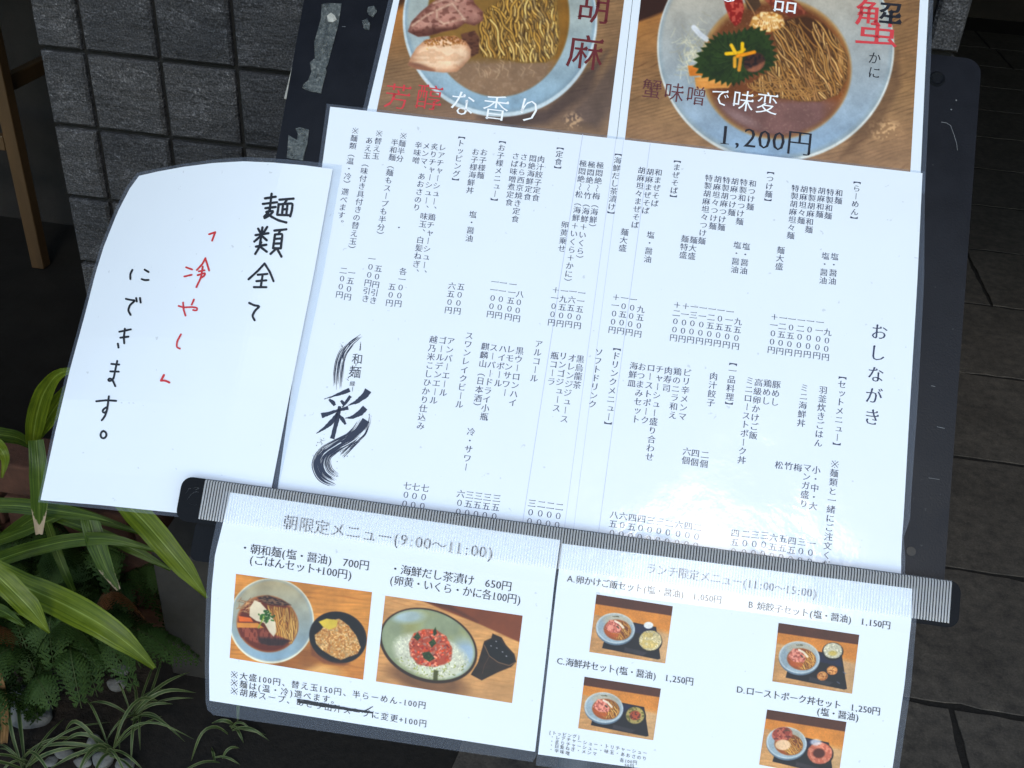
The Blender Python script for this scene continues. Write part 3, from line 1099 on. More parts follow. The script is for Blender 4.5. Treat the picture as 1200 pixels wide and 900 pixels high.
# black bar standing in for shadow and unclear parts under the rail, pole, foot
b = MB(); b.prism(rrect(-.045, .3050, .36, .330, .004), -.03, .004, bp); b.obj('rail_shadow_bar', M_LEDGE, stand, bevel=.001)
c0 = bp(.20, .15, -.010)
b = MB(); b.tube([(0.0, .70, .035), (0.0, .70, .70), c0 + BN * .08, c0 + BN * .005], [.017, .017, .017, .017], 16); b.obj('pole', M_METAL, stand, smooth=True)
b = MB(); b.prism(rrect(-.16, .56, .16, .84, .05), .003, .034, lambda a, c, h: np.array([a, c, h])); b.obj('foot_plate', M_METAL, stand, bevel=.004)

# dark box behind the stand
M_BOX = mat_rough('dark_grey_box', (.020, .019, .017), (.032, .030, .027), 20, .7, .001, 120)
b = MB(); b.box((-.672, 1.06, .003), (-.36, 1.185, .272))
bx = b.obj('box', M_BOX, None, loc=(-.5, 1.12, 0), bevel=.003)
tag(bx, 'low dark grey box standing on the paving against the tiled pillar', 'box')
bx.name = 'low_box'

# ================================================================== POSTERS
def surf_plane(h):
    return lambda x, y, d=0.0: onb(x, y, h + d)


S_POST = surf_plane(.0012)
Y_TOP = -150


def upto(p, q, y):
    """point on the line p->q at height y"""
    t = (y - p[1]) / (q[1] - p[1])
    return (p[0] + t * (q[0] - p[0]), y)


# left poster: chicken and pork noodle soup
pp = Paint(380, -170, 760, 170, 2.0, 10)
pp.wood((166, 140, 106), (144, 120, 94), -.16, 3.4, (92, 70, 54), .7)
warm = np.clip((75 - pp.Y) / 80, 0, 1) * np.clip((600 - pp.X) / 120, 0, 1)
pp.mix(warm * .7, (196, 134, 62))
pp.mix(np.clip((pp.Y - 75) / 60, 0, 1) * .45, (134, 120, 116))
pp.mix(pp.poly([(380, -170), (760, -170), (760, -60), (520, -20), (462, 12), (380, 30)], 8) * .75, (58, 40, 30))
pp.mix(pp.poly([(660, 140), (690, 108), (712, 78), (740, 40), (760, 60), (742, 100), (700, 150)], 12) * .55, (92, 84, 86))
pp.mix(pp.poly([(560, 137), (640, 128), (700, 70), (712, 60), (690, 110), (640, 145), (600, 150)], 9) * .6, (70, 62, 66))
sp = (pp.n(2.2) > .63) * np.clip(1 - np.hypot((pp.X - 672) / 14, (pp.Y - 142) / 13), 0, 1)
pp.mix(np.clip(sp * 2, 0, 1) * .8, (205, 180, 150))
pp.mix(pp.ell(586, 24, 114, 113, 0, 1.2), (206, 222, 230))
pp.mix(pp.ell(586, 22, 111.5, 110, 0, 1.2), (150, 172, 186))
bowl = pp.ell(586, 21, 109, 108, 0, 5)
shade = np.clip((pp.Y - 20) / 120, 0, 1)[..., None] * (np.array([156, 186, 208]) - np.array([172, 184, 184])) + np.array([172, 184, 184])
pp.img = pp.img * (1 - bowl[..., None]) + shade * bowl[..., None]
soup = pp.ell(584, 20, 83, 93, 0, 2.5)
pp.mix(soup, (128, 100, 52)); pp.mix(pp.ell(584, 18, 80, 90, 0, 6), (140, 114, 66))
pp.mix(soup * np.clip((pp.Y - 66) / 10, 0, 1) * .8, (152, 132, 118))  # lower soup greyed: a reflection put into the print colour
pp.mix(soup * (pp.n(2.5) > .7) * np.clip((pp.Y - 60) / 20, 0, 1) * .35, (176, 158, 140))
pp.mix(soup * np.clip((pp.X - 640) / 20, 0, 1) * .6, (150, 112, 48))
for k in range(16):
    x, y = pp.r.uniform(548, 622), pp.r.uniform(68, 84)
    pp.stroke([(x, y), (x + pp.r.uniform(2, 6), y + 3), (x + pp.r.uniform(0, 4), y + 9)], 1.0, (196, 176, 150), .6, soup)
nd = pp.poly([(560, 22), (575, 8), (598, -6), (620, -60), (650, -50), (652, 10), (655, 40), (652, 62), (640, 72), (615, 73), (590, 69), (566, 66), (560, 55), (562, 40)], 3)
pp.noodles(nd, (556, -60, 658, 74), 430, 78, 46, 2.3, [(206, 176, 108), (190, 158, 88), (220, 194, 134), (172, 140, 78)], (96, 72, 34), .22)
dm = pp.n(5) > .62
pp.mix(nd * dm * (pp.X > 610) * .35, (96, 84, 70))
m1 = pp.poly([(478, 37), (482, 26), (493, 14), (505, 4), (520, -6), (540, -14), (552, -8), (556, 4), (566, 14), (566, 24), (556, 30), (545, 27), (535, 34), (520, 37), (502, 42), (490, 43)], 1.2)
pp.mix(m1, (172, 132, 122)); pp.mix(m1 * pp.n(10, 5) * .7, (206, 172, 158)); pp.mix(m1 * (pp.n(4, 2.5) > .66) * .6, (110, 72, 64))
pp.rim([(478, 37), (482, 26), (493, 14), (505, 4), (520, -6), (540, -14), (552, -8), (556, 4), (566, 14), (566, 24), (556, 30), (545, 27), (535, 34), (520, 37), (502, 42), (490, 43)], (98, 62, 54), 16, .65)
for pts in ([(483, 30), (500, 18), (512, 12), (512, 22), (520, 28)], [(512, 12), (530, 4), (538, 14), (545, 24)], [(508, 4), (528, -4), (536, 2)], [(520, 28), (534, 24), (545, 22)]):
    pp.stroke(pts, 3.4, (196, 166, 148), .45, m1); pp.stroke(pts, 1.5, (222, 202, 186), .6, m1 * (pp.n(3) > .35))
pp.mix(m1 * pp.poly([(478, 38), (500, 32), (530, 32), (566, 26), (566, 50), (478, 50)], 4) * .6, (84, 52, 44))
m3 = pp.poly([(540, 40), (556, 36), (562, 44), (561, 62), (553, 67), (545, 60)], 1.5)
pp.mix(m3, (112, 80, 64)); pp.mix(m3 * (pp.n(4, 2) > .6) * .7, (82, 54, 44))
m2 = pp.poly([(478, 76), (482, 66), (488, 56), (498, 47), (515, 43), (533, 42), (546, 49), (552, 58), (551, 68), (542, 78), (535, 84), (520, 85), (502, 83), (488, 81)], 1.2)
pp.mix(m2, (206, 170, 142)); pp.mix(m2 * pp.ell(518, 64, 30, 17, -4, 8), (230, 206, 180)); pp.mix(m2 * pp.n(7, 4) * .5, (240, 220, 198)); pp.mix(m2 * (pp.n(9, 3) > .62) * .25, (186, 140, 108))
pp.mix(m2 * pp.poly([(476, 72), (490, 74), (510, 82), (510, 88), (476, 84)], 3) * .8, (134, 98, 84))
pp.mix(m2 * pp.poly([(496, 40), (540, 38), (552, 52), (540, 52), (500, 54)], 4) * (pp.n(1.6) > .45) * .8, (150, 100, 48))
pp.rim([(478, 76), (482, 66), (488, 56), (498, 47), (515, 43), (533, 42), (546, 49), (552, 58), (551, 68), (542, 78), (535, 84), (520, 85), (502, 83), (488, 81)], (166, 122, 96), 11, .5)
for k in range(90):
    x = pp.r.normal(522, 17); y = 40 + abs(pp.r.normal(0, 6)) - (x - 522) * .12
    pp.stroke([(x, y), (x + .5, y + .4)], 1.1, (92, 62, 28) if k % 3 else (206, 166, 84), .8, np.clip(m2 + m1, 0, 1))
pp.img *= (.97 + .06 * pp.n(1.2))[..., None]

pA = thing('noodle_poster', bp(.10, .0, .001), 'laminated poster of noodles with sliced meat, left of the two above the menu', 'poster')
LA0, LA1 = (461, 0), (431, 126); RA0, RA1 = (741, 0), (723, 158)
TLp, TRp = upto(LA0, LA1, Y_TOP - 20), upto(RA0, RA1, Y_TOP + 15)
BLp, BRp = upto(LA0, LA1, 150), upto(RA0, RA1, 188)
Pin = coons([TLp, TRp], [BLp, BRp], [TLp, BLp], [TRp, BRp], 8, 8)
sheet_mesh('paper', Pin, S_POST, M_PAPER, pA)
Pout = coons([(TLp[0] - 5, TLp[1] - 6), (TRp[0] + 1, TRp[1] - 6)], [(BLp[0] - 6, BLp[1] + 3), (BRp[0] + .5, BRp[1] + 3)], [(TLp[0] - 5, TLp[1] - 6), (BLp[0] - 6, BLp[1] + 3)], [(TRp[0] + 1, TRp[1] - 6), (BRp[0] + .5, BRp[1] + 3)], 8, 8)
film_mesh('clear_film', Pin, Pout, S_POST, pA)
l0, l1, r0, r1 = (468, 0), (442, 127), (731.5, 0), (712, 156)
photo_print('printed_photo', (upto(l0, l1, -150), upto(r0, r1, -120), upto(r0, r1, 176), upto(l0, l1, 138)), pp, S_POST, pA, 1.6)
SL = lambda d: (lambda x, y: S_POST(x, y, d))
t = Type()
for chh, x, y, z in (('胡', 696, 8, 42), ('麻', 686, 61, 44)):
    t.put(chh, lambda a, b_: S_POST(x + a * z * .98 + b_ * z * .12, y + a * z * .12 - b_ * z * .98, .0004), -.006, .004)
t.obj('printed_title', M_PMAROON, pA)
t = Type()
for chh, x, y in (('芳', 466, 113), ('醇', 503, 114)):
    t.put(chh, lambda a, b_: S_POST(x + a * 32 + b_ * 5, y + a * 4 - b_ * 32, .0004), .002, .016)
t.obj('printed_lettering', M_PRED, pA)
t = Type()
for chh, x, y in (('な', 542, 121), ('香', 581, 126), ('り', 620, 129)):
    t.put(chh, lambda a, b_: S_POST(x + a * 32 + b_ * 5, y + a * 4 - b_ * 32, .0004), .002, .014)
t.obj('printed_lettering', M_PWHITE, pA)

# right poster: crab noodles
pq = Paint(700, -170, 1110, 215, 2.0, 77)
pq.wood((168, 140, 104), (146, 118, 88), -.30, 4.6, (84, 60, 44), .75)
warm = np.clip((90 - pq.Y) / 90, 0, 1) * np.clip((860 - pq.X) / 120, 0, 1)
pq.mix(warm * .7, (204, 144, 72))
pq.mix(np.clip((pq.Y - 95) / 90, 0, 1) * .4, (170, 150, 136))
pq.mix(pq.poly([(700, -170), (900, -170), (900, -60), (840, -20), (805, 3), (752, 24), (700, 36)], 4), (64, 40, 32))
sp = (pq.n(2.2) > .6) * np.clip(1 - np.hypot((pq.X - 1036) / 26, (pq.Y - 152) / 15), 0, 1)
pq.mix(np.clip(sp * 2, 0, 1) * .8, (214, 186, 150))
pq.mix(pq.poly([(1030, 100), (1052, 60), (1056, 100), (1030, 150), (1000, 178), (985, 185)], 8) * .5, (96, 76, 62))
pq.mix(pq.ell(909, 56, 139, 134, 0, 1.2), (214, 222, 222))
pq.mix(pq.ell(909, 55, 137, 131.5, 0, 1.2), (160, 176, 184))
bowl = pq.ell(909, 54, 134.5, 129, 0, 6)
t_ = np.clip((pq.Y + 10) / 190, 0, 1)[..., None]
shade = np.array([184, 182, 172]) * (1 - t_) + np.array([158, 184, 208]) * t_
pq.img = pq.img * (1 - bowl[..., None]) + shade * bowl[..., None]
soup = pq.ell(909, 80, 89, 83, 8, 3)
pq.mix(soup * .9, (178, 146, 98)); s2 = pq.ell(910, 81, 84, 78, 8, 7)
pq.mix(s2, (126, 84, 52)); pq.mix(s2 * pq.n(30) * .5, (98, 58, 36)); pq.mix(s2 * np.clip((pq.Y - 112) / 10, 0, 1) * .8, (136, 112, 116))
pq.mix(s2 * np.clip((pq.X - 960) / 25, 0, 1) * .5, (150, 96, 44))
pq.mix(s2 * (pq.n(1.6) > .80) * .3, (186, 160, 148))
nd = pq.poly([(905, 34), (918, 24), (945, 19), (965, 28), (982, 46), (993, 68), (992, 92), (982, 110), (962, 118), (938, 118), (912, 114), (890, 108), (878, 100), (900, 84), (912, 60)], 2.5)
pq.noodles(nd, (872, 16, 996, 122), 400, 66, 60, 2.0, [(186, 152, 100), (164, 128, 76), (204, 172, 122), (142, 106, 62), (176, 140, 96)], (84, 56, 32), .15)
for k in range(40):
    x, y = pq.r.uniform(880, 960), pq.r.uniform(92, 114)
    a = pq.r.uniform(-.9, .9)
    pts = [(x + 9 * q * math.cos(a + q * .5), y - 6 * q * math.sin(a) - 3 * q * q) for q in np.linspace(-1, 1, 6)]
    pq.stroke(pts, 1.6, (96, 62, 32), .6, s2); pq.stroke(pts, 1.1, (196, 160, 106), .9, s2)
# daikon and onion shreds
for k in range(150):
    x, y = pq.r.normal(814, 9), pq.r.normal(66, 16)
    a = pq.r.uniform(0, math.pi)
    pq.stroke([(x - 6 * math.cos(a), y - 6 * math.sin(a)), (x, y + 1.2), (x + 6 * math.cos(a), y + 6 * math.sin(a))], .9, np.array((222, 222, 200)) * pq.r.uniform(.75, 1.08), .6)
pq.stroke([(813, 32), (820, 40), (828, 46)], 6, (228, 236, 246), .8)
# bamboo shoots
for pts, c in (([(806, 77), (834, 76), (842, 84), (836, 88), (808, 89)], (218, 148, 66)), ([(814, 91), (846, 87), (858, 96), (854, 103), (816, 104)], (224, 176, 110))):
    m = pq.poly(pts, 1.2); pq.mix(m, c); pq.mix(m * pq.n(14, 2) * .4, (176, 112, 48))
# crab: claw shell and meat
m = pq.poly([(846, -14), (868, -10), (872, 10), (868, 26), (862, 31), (856, 24), (850, 8)], 1.2); pq.mix(m, (142, 44, 38)); pq.mix(m * (pq.n(2.2) > .6) * .7, (204, 120, 104))
m = pq.poly([(866, -20), (884, -14), (892, 6), (884, 14), (876, 10)], 1.2); pq.mix(m, (92, 72, 54)); pq.stroke([(872, -4), (882, 12), (886, 20)], 1.6, (190, 150, 110), .9)
m = pq.poly([(880, -14), (910, -10), (936, 4), (946, 16), (926, 20), (905, 8)], 2); pq.mix(m, (122, 64, 48)); pq.mix(m * (pq.n(2.6) > .58) * .7, (176, 112, 86))
m = pq.poly([(878, 30), (882, 20), (892, 14), (905, 14), (916, 18), (920, 28), (914, 34), (902, 38), (890, 36)], 1.4); pq.mix(m, (206, 164, 100)); pq.mix(m * (pq.n(3, 2) > .55) * .8, (244, 228, 190)); pq.mix(m * (pq.n(2) > .74) * .7, (150, 96, 48))
for k in range(9):
    pq.stroke([(893 + k * 1.6, 17 + k * .3), (886 + k * 3.4, 34)], .8, (250, 238, 210), .7, m)
# shiso leaf with a toothed edge
cx, cy = 862, 66
pts = []
for k in range(72):
    a = 2 * math.pi * k / 72
    r = 36 + 7 * math.cos(a * 2 + .7) + (3.2 if k % 2 else -2.6) + 2 * math.sin(a * 5)
    pts.append((cx + r * 1.10 * math.cos(a) + 1, cy + r * .98 * math.sin(a)))
m = pq.poly(pts, 1.0); pq.mix(m, (42, 62, 30)); pq.mix(m * pq.n(9, 9) * .6, (66, 92, 44)); pq.mix(m * (pq.n(3) > .62) * .4, (28, 44, 24))
for k in range(15):
    a = 2 * math.pi * k / 15 + .1
    pq.stroke([(cx + 4, cy + 2), (cx + 22 * math.cos(a), cy + 19 * math.sin(a)), (cx + 33 * math.cos(a + .12), cy + 29 * math.sin(a + .12))], .8, (30, 46, 24), .7, m)
    pq.stroke([(cx + 4, cy + 3), (cx + 22 * math.cos(a + .08), cy + 19 * math.sin(a + .08))], .7, (92, 116, 66), .5, m)
m = pq.ell(884, 73, 13, 11, -30, 2); pq.mix(m, (84, 58, 50)); pq.mix(m * (pq.n(2.5) > .5) * .8, (40, 34, 40)); pq.mix(m * pq.poly([(870, 84), (900, 70), (900, 90), (870, 90)], 3) * .8, (176, 124, 98))
for pts, c in (([(851, 63), (866, 62), (872, 58)], (240, 200, 36)), ([(857, 53), (862, 62)], (232, 196, 60)), ([(870, 51), (870, 60), (866, 64)], (244, 206, 30)), ([(864, 66), (876, 63), (884, 61)], (238, 168, 30)),
               ([(861, 68), (861, 78)], (224, 178, 70)), ([(868, 68), (866, 82)], (214, 160, 70))):
    pq.stroke(pts, 4.6, np.array(c) * .78, .9); pq.stroke(pts, 3.6, c, .95)
pq.img *= (.97 + .06 * pq.n(1.2))[..., None]
pB = thing('crab_noodle_poster', bp(.33, .0, .001), 'laminated poster of crab noodles with a green leaf, priced 1,200 yen', 'poster')
LB0, LB1 = (741.6, 0), (723.6, 158); RB0, RB1 = (1088, 0), (1079, 200)
TLp, TRp = upto(LB0, LB1, Y_TOP + 15), upto(RB0, RB1, Y_TOP + 60)
BLp, BRp = upto(LB0, LB1, 185), upto(RB0, RB1, 224)
Pin = coons([TLp, TRp], [BLp, BRp], [TLp, BLp], [TRp, BRp], 8, 8)
sheet_mesh('paper', Pin, S_POST, M_PAPER, pB)
Pout = coons([(TLp[0] - .5, TLp[1] - 6), (TRp[0] + 6, TRp[1] - 6)], [(BLp[0] - .5, BLp[1] + 3), (BRp[0] + 6, BRp[1] + 3)], [(TLp[0] - .5, TLp[1] - 6), (BLp[0] - .5, BLp[1] + 3)], [(TRp[0] + 6, TRp[1] - 6), (BRp[0] + 6, BRp[1] + 3)], 8, 8)
film_mesh('clear_film', Pin, Pout, S_POST, pB)
l0, l1, r0, r1 = (751, 0), (733, 158), (1078, 0), (1067, 197)
pq.mix(s2 * pq.ell(868, 138, 20, 5, 25, 6) * .25, (226, 220, 226)); pq.mix(s2 * pq.ell(985, 70, 3, 22, 0, 3) * .45, (222, 180, 120))
photo_print('printed_photo', (upto(l0, l1, -120), upto(r0, r1, -80), upto(r0, r1, 212), upto(l0, l1, 176)), pq, S_POST, pB, 1.6)


def put(t, chh, x, y, z, d=.0004, ex=0, ey=.008, sl=.13, cut=None):
    t.put(chh, lambda a, b_: S_POST(x + a * z + b_ * z * sl, y + a * z * sl - b_ * z, d), ex, ey, cut=cut)


t = Type()
for chh, x, y in (('蟹', 764, 104), ('味', 790, 108), ('噌', 816, 112)): put(t, chh, x, y, 24)
t.obj('printed_lettering', M_PBROWN, pB)
t = Type()
for chh, x, y, z in (('で', 844, 114, 23), ('味', 871, 118, 26), ('変', 899, 121, 27), ('品', 921, 1, 30), ('る', 854, -9, 27)): put(t, chh, x, y, z)
t.obj('printed_lettering', M_PWHITE, pB)
t = Type()
tx = (842, 157); ty = (953, 168)
t.line('1,200円', (842, 156), (953, 169), 32, lambda x, y: S_POST(x, y, .0004), slant=(.10, -1), ex=-.006, ey=.016)
for chh, x, y in (('か', 1025, 68), ('に', 1024.5, 85)): put(t, chh, x, y, 15)
kc = lambda c: not (c[0] > .02 and c[1] > -.02)
put(t, '蟹', 1029, 27, 58, cut=lambda c: (c[0] > .03 and c[1] > .0), ex=-.004, ey=.004, sl=.09)
t.obj('printed_lettering', M_INK2, pB)
t = Type(); put(t, '蟹', 1029, 27, 58, cut=lambda c: not (c[0] > .03 and c[1] > .0), ex=-.004, ey=.004, sl=.09)
t.obj('printed_title', M_PRED, pB)

# ================================================================== MAIN MENU SHEET
S_MENU = surf_plane(.0024)
mm = thing('vertical_text_menu', bp(.21, .15, .002), 'large white laminated menu sheet filled with columns of vertical text and a brush logo', 'menu sheet')
TLm, TRm, BRm, BLm = (387, 125), (1081, 203), (1056, 700), (318, 622)
R_side = [TRm, (1075, 330), (1066, 480), (1058, 622), (1056, 640), BRm]
Pin = coons([TLm, TRm], [BLm, BRm], [TLm, (325.5, 572), BLm], R_side, 30, 22)
sheet_mesh('paper', Pin, S_MENU, M_PAPER, mm)
Ro = [(1084, 201), (1083, 330), (1075, 480), (1066.5, 600), (1066.5, 620), (1059, 630), (1061, 650), (1060, 702)]
Po = coons([(383, 121.5), (1084, 201)], [(313, 624), (1060, 702)], [(383, 121.5), (320, 572), (313, 624)], Ro, 30, 22)
film_mesh('clear_film', Pin, Po, S_MENU, mm)
t = Type()


def colm(text, x, y, **k):
    u_, v_ = uv(x, y, .0026)
    t.column(text, u_, v_, **k)


upper = [('【らーめん】', 1004.7, 212.7), ('和麺', 983.3, 226), ('特製和麺', 973, 225.3), ('胡麻和麺', 963, 223.6), ('特製胡麻和麺', 952.4, 223), ('胡麻坦々麺', 942.4, 221.7),
         ('特製胡麻坦々麺', 932, 220.7), ('麺大盛', 915, 293.3), ('塩・醤油', 978, 300.7), ('塩・醤油', 967.3, 300),
         ('【つけ麺】', 903.3, 201.3), ('和つけ麺', 882, 215), ('特製和つけ麺', 871.6, 213.7), ('胡麻つけ麺', 861.3, 212.5), ('特製胡麻つけ麺', 851.3, 211.3), ('胡麻坦々つけ麺', 841.3, 210),
         ('特製胡麻坦々つけ麺', 830.7, 208.7), ('麺大盛', 812.7, 281.3), ('麺特盛', 802.7, 280), ('塩・醤油', 874.4, 288.7), ('塩・醤油', 864, 287.3),
         ('【まぜそば】', 794, 188), ('和まぜそば', 771.7, 202), ('胡麻まぜそば', 762, 201.3), ('胡麻坦々まぜそば', 752, 199.6), ('塩・醤油', 762.4, 275.3), ('麺大盛', 732, 272),
         ('【海鮮だし茶漬け】', 724.7, 180), ('極悶絶～梅（海鮮）', 703.3, 193.7), ('極悶絶～竹（海鮮＋いくら）', 693.3, 193), ('極悶絶～松（海鮮＋いくら＋かに）', 683.3, 191.6), ('卵黄乗せ', 662, 263.3),
         ('【定食】', 656.7, 172.7), ('肉汁餃子定食', 634, 186.7), ('悶絶海鮮定食', 624.5, 185.5), ('さわら西京焼き定食', 614, 184), ('さば味噌煮定食', 604.3, 183),
         ('【お子様メニュー】', 589, 165.3), ('お子様麺', 567, 178.7), ('お子様海鮮丼', 557.3, 178), ('塩・醤油', 554, 251.3),
         ('【トッピング】', 541.3, 160), ('レアチャーシュー、鶏チャーシュー、', 518.4, 173), ('炙りチャーシュー、味玉、白髪ねぎ、', 509.3, 172), ('メンマ、あおさのり', 499.6, 171), ('辛味噌', 490.3, 170),
         ('※麺半分', 472.7, 159.3), ('半和麺（麺もスープも半分）', 462.4, 166.7), ('※替え玉', 444.4, 156.4), ('あえ玉（味付き具付きの替え玉）', 432.7, 164.7), ('※麺類（温・冷）選べます。', 416.3, 153.3),
         ('・', 467.5, 266.5)]
price = [('九００円', 970, 389.3), ('一一００円', 960.7, 377.7), ('一０００円', 949.7, 376.4), ('一二００円', 939, 375.3), ('一０五０円', 928, 374), ('一二五０円', 917.7, 372.7), ('＋一００円', 907.7, 371.3),
         ('九五０円', 865, 376.7), ('一一五０円', 855.3, 365.3), ('一０五０円', 844.7, 363.7), ('一二五０円', 834.4, 362.3), ('一一００円', 824, 361), ('一三００円', 813.6, 359.6), ('＋一００円', 803.7, 358.7), ('＋二００円', 793.7, 357.3),
         ('九五０円', 751, 362.4), ('一０００円', 742, 351), ('一０五０円', 732, 349.3), ('＋一００円', 722, 348.3),
         ('一一五０円', 681.6, 343.3), ('一六五０円', 671.3, 341.7), ('一九五０円', 661.3, 341), ('＋一００円', 651.3, 339.7),
         ('八００円', 609.3, 344.7), ('一一五０円', 601, 333.3), ('一一００円', 589.6, 331.6), ('一一００円', 580, 330.3), ('五００円', 540, 336), ('六五０円', 529.6, 335),
         ('各一００円', 472.4, 318), ('五０円', 459.3, 336), ('五０円引き', 443.3, 314.7), ('一００円引き', 435.7, 303.3), ('一五０円', 412, 319.7), ('二００円', 402.4, 317)]
lower = [('【セットメニュー】 ※麺類と一緒にご注文ください', 987.6, 441.3), ('羽釜炊きごはん', 964.7, 457), ('小・中・大', 956.7, 550.7), ('ミニ海鮮丼', 942.7, 454.4), ('マンガ盛り', 946, 548), ('梅', 935, 548), ('竹', 924.3, 546), ('松', 913, 545),
         ('豚めし', 910, 450.7), ('鶏めし', 899.6, 449.3), ('高級卵かけご飯', 889, 448.3), ('ミニローストポーク丼', 878.7, 446), ('【一品料理】', 859.3, 425.3), ('肉汁餃子', 836.3, 441), ('二個', 826, 533), ('四個', 815, 531), ('六個', 805, 529),
         ('ピリ辛メンマ', 805.3, 436.7), ('鶏のニラ和え', 794, 435.3), ('肉寿司', 783.3, 434.4), ('チャーシュー盛り合わせ', 773, 432.7), ('ローストポーク', 763, 431), ('おつまみセット', 752.4, 430), ('海鮮皿', 742.7, 428.7),
         ('【ドリンクメニュー】', 723.3, 408), ('ソフトドリンク', 702, 412.7), ('黒烏龍茶', 680, 420.7), ('オレンジジュース', 670.4, 419.7), ('リンゴジュース', 660, 417.3), ('瓶コーラ', 650, 416.7),
         ('アルコール', 631.3, 403), ('黒ウーロンハイ', 609, 411), ('レモンサワー', 598.7, 409.6), ('ハイボール', 589.3, 408.7), ('スーパードライ小瓶', 578.7, 407.3), ('麒麟山（日本酒）', 568.7, 406), ('冷・サワー', 552, 506),
         ('スワンレイクビール', 550, 393.3), ('アンバーエール', 528.3, 399.7), ('ゴールデンエール', 518.7, 398.7), ('越乃米こしひかり仕込み', 508, 398),
         ('七００', 498, 572), ('七００', 487.3, 570.7), ('七００', 477.3, 569.3), ('三五０', 582, 584), ('三五０', 571, 582.7), ('三五０', 560.7, 581.3), ('三五０', 550.4, 580), ('六００', 540, 578.7),
         ('二００', 655.5, 594), ('二００', 645, 592.5), ('二００', 634.5, 591), ('三００', 623.3, 589.7), ('八五０', 719.7, 603.3), ('六００', 730.5, 604.7), ('四五０', 741.3, 606.7), ('四００', 752, 608), ('三００', 762.5, 610), ('三００', 773.3, 611.3), ('二００', 784, 613.3),
         ('六００', 795.8, 614.7), ('四００', 806.7, 616.3), ('二００', 817.5, 618), ('四五０', 861.7, 624.7), ('二００', 874, 625.8), ('三００', 885, 626.7), ('三００', 896, 627.5), ('六五０', 906.7, 630), ('五五０', 917.5, 631.3), ('四五０', 928.3, 633.8), ('三００', 939.5, 635), ('一００', 950.8, 636.7)]
for tx, x, y in upper: colm(tx, x, y)
for tx, x, y in price: colm(tx, x, y, pitch=.00578)
for tx, x, y in lower: colm(tx, x, y, pitch=.00603)
t.obj('printed_text', M_INK, mm)
t = Type()
colm('おしながき', 1030.4, 389, pitch=.01470, size=.0118)
t.obj('printed_title', M_INK, mm)
# fold and seam lines of the pouch
b = MB()
for x0, y0, x1, y1, w in ((683, 157, 612.5, 612, .7), (722, 162, 657, 652, .5), (731, 163, 668, 652, .4), (762, 168, 697, 657, .6)):
    d = np.array([x1 - x0, y1 - y0]); n = np.array([-d[1], d[0]]) / np.linalg.norm(d) * w / 2
    c = [(x0 + n[0], y0 + n[1]), (x1 + n[0], y1 + n[1]), (x1 - n[0], y1 - n[1]), (x0 - n[0], y0 - n[1])]
    b.add([S_MENU(x, y, .00012) for x, y in c], [(0, 1, 2, 3)])
b.obj('fold_line', M_FOLD, mm)

# brush logo
lb = MB()


def brush(pts, wid, surf, d=.0003, n=26, jag=0.0, rr=random.Random(4), mb=None):
    """variable-width stroke, pts in measured picture points, wid at each"""
    mb = mb or lb
    P_ = np.array(pts, float)
    tt = np.r_[0, np.cumsum(np.linalg.norm(np.diff(P_, axis=0), axis=1))]
    # smooth by Catmull-like resample
    s_ = np.linspace(0, tt[-1], n)
    xs, ys, ws = np.interp(s_, tt, P_[:, 0]), np.interp(s_, tt, P_[:, 1]), np.interp(s_, tt, wid)
    for _ in range(2):
        xs[1:-1] = (xs[:-2] + 2 * xs[1:-1] + xs[2:]) / 4; ys[1:-1] = (ys[:-2] + 2 * ys[1:-1] + ys[2:]) / 4
    dx, dy = np.gradient(xs), np.gradient(ys)
    L = np.hypot(dx, dy) + 1e-9
    nx, ny = -dy / L, dx / L
    v = []
    for k in range(n):
        j1, j2 = rr.uniform(-jag, jag), rr.uniform(-jag, jag)
        v.append(surf(xs[k] + nx[k] * (ws[k] / 2 + j1), ys[k] + ny[k] * (ws[k] / 2 + j1), d))
        v.append(surf(xs[k] - nx[k] * (ws[k] / 2 + j2), ys[k] - ny[k] * (ws[k] / 2 + j2), d))
    f = [(2 * k, 2 * k + 1, 2 * k + 3, 2 * k + 2) for k in range(n - 1)]
    mb.add(v, f)
    return xs, ys, nx, ny


def Z1(p): return (340 + p[0] / 4.5, 380 + p[1] / 4.5)


rr = random.Random(9)


def bristle(path, spread, count, wmax, d=.0003):
    path = np.array([Z1(p) for p in path])
    spread = np.array(spread) / 4.5
    tt = np.r_[0, np.cumsum(np.linalg.norm(np.diff(path, axis=0), axis=1))]
    n = 60
    s_ = np.linspace(0, tt[-1], n)
    xs, ys, sp_ = np.interp(s_, tt, path[:, 0]), np.interp(s_, tt, path[:, 1]), np.interp(s_, tt, spread)
    for _ in range(6):
        xs[1:-1] = (xs[:-2] + 2 * xs[1:-1] + xs[2:]) / 4; ys[1:-1] = (ys[:-2] + 2 * ys[1:-1] + ys[2:]) / 4
    dx, dy = np.gradient(xs), np.gradient(ys); L = np.hypot(dx, dy) + 1e-9
    nx, ny = -dy / L, dx / L
    for k in range(count):
        a = rr.uniform(-.5, .5)
        i0 = rr.randint(0, n - 16); i1 = min(n - 1 - rr.randint(0, 5), i0 + rr.randint(10, 34))
        idx = np.arange(i0, i1 + 1, 2)
        w0 = rr.uniform(.25, wmax)
        pts = [(xs[i] + nx[i] * sp_[i] * a, ys[i] + ny[i] * sp_[i] * a) for i in idx]
        wd = [w0 * math.sin(math.pi * min(1, (q + .6) / (len(idx) + .2))) + .1 for q in range(len(idx))]
        brush(pts, wd, S_MENU, d + rr.random() * .00003, n=len(idx) * 2, rr=rr)


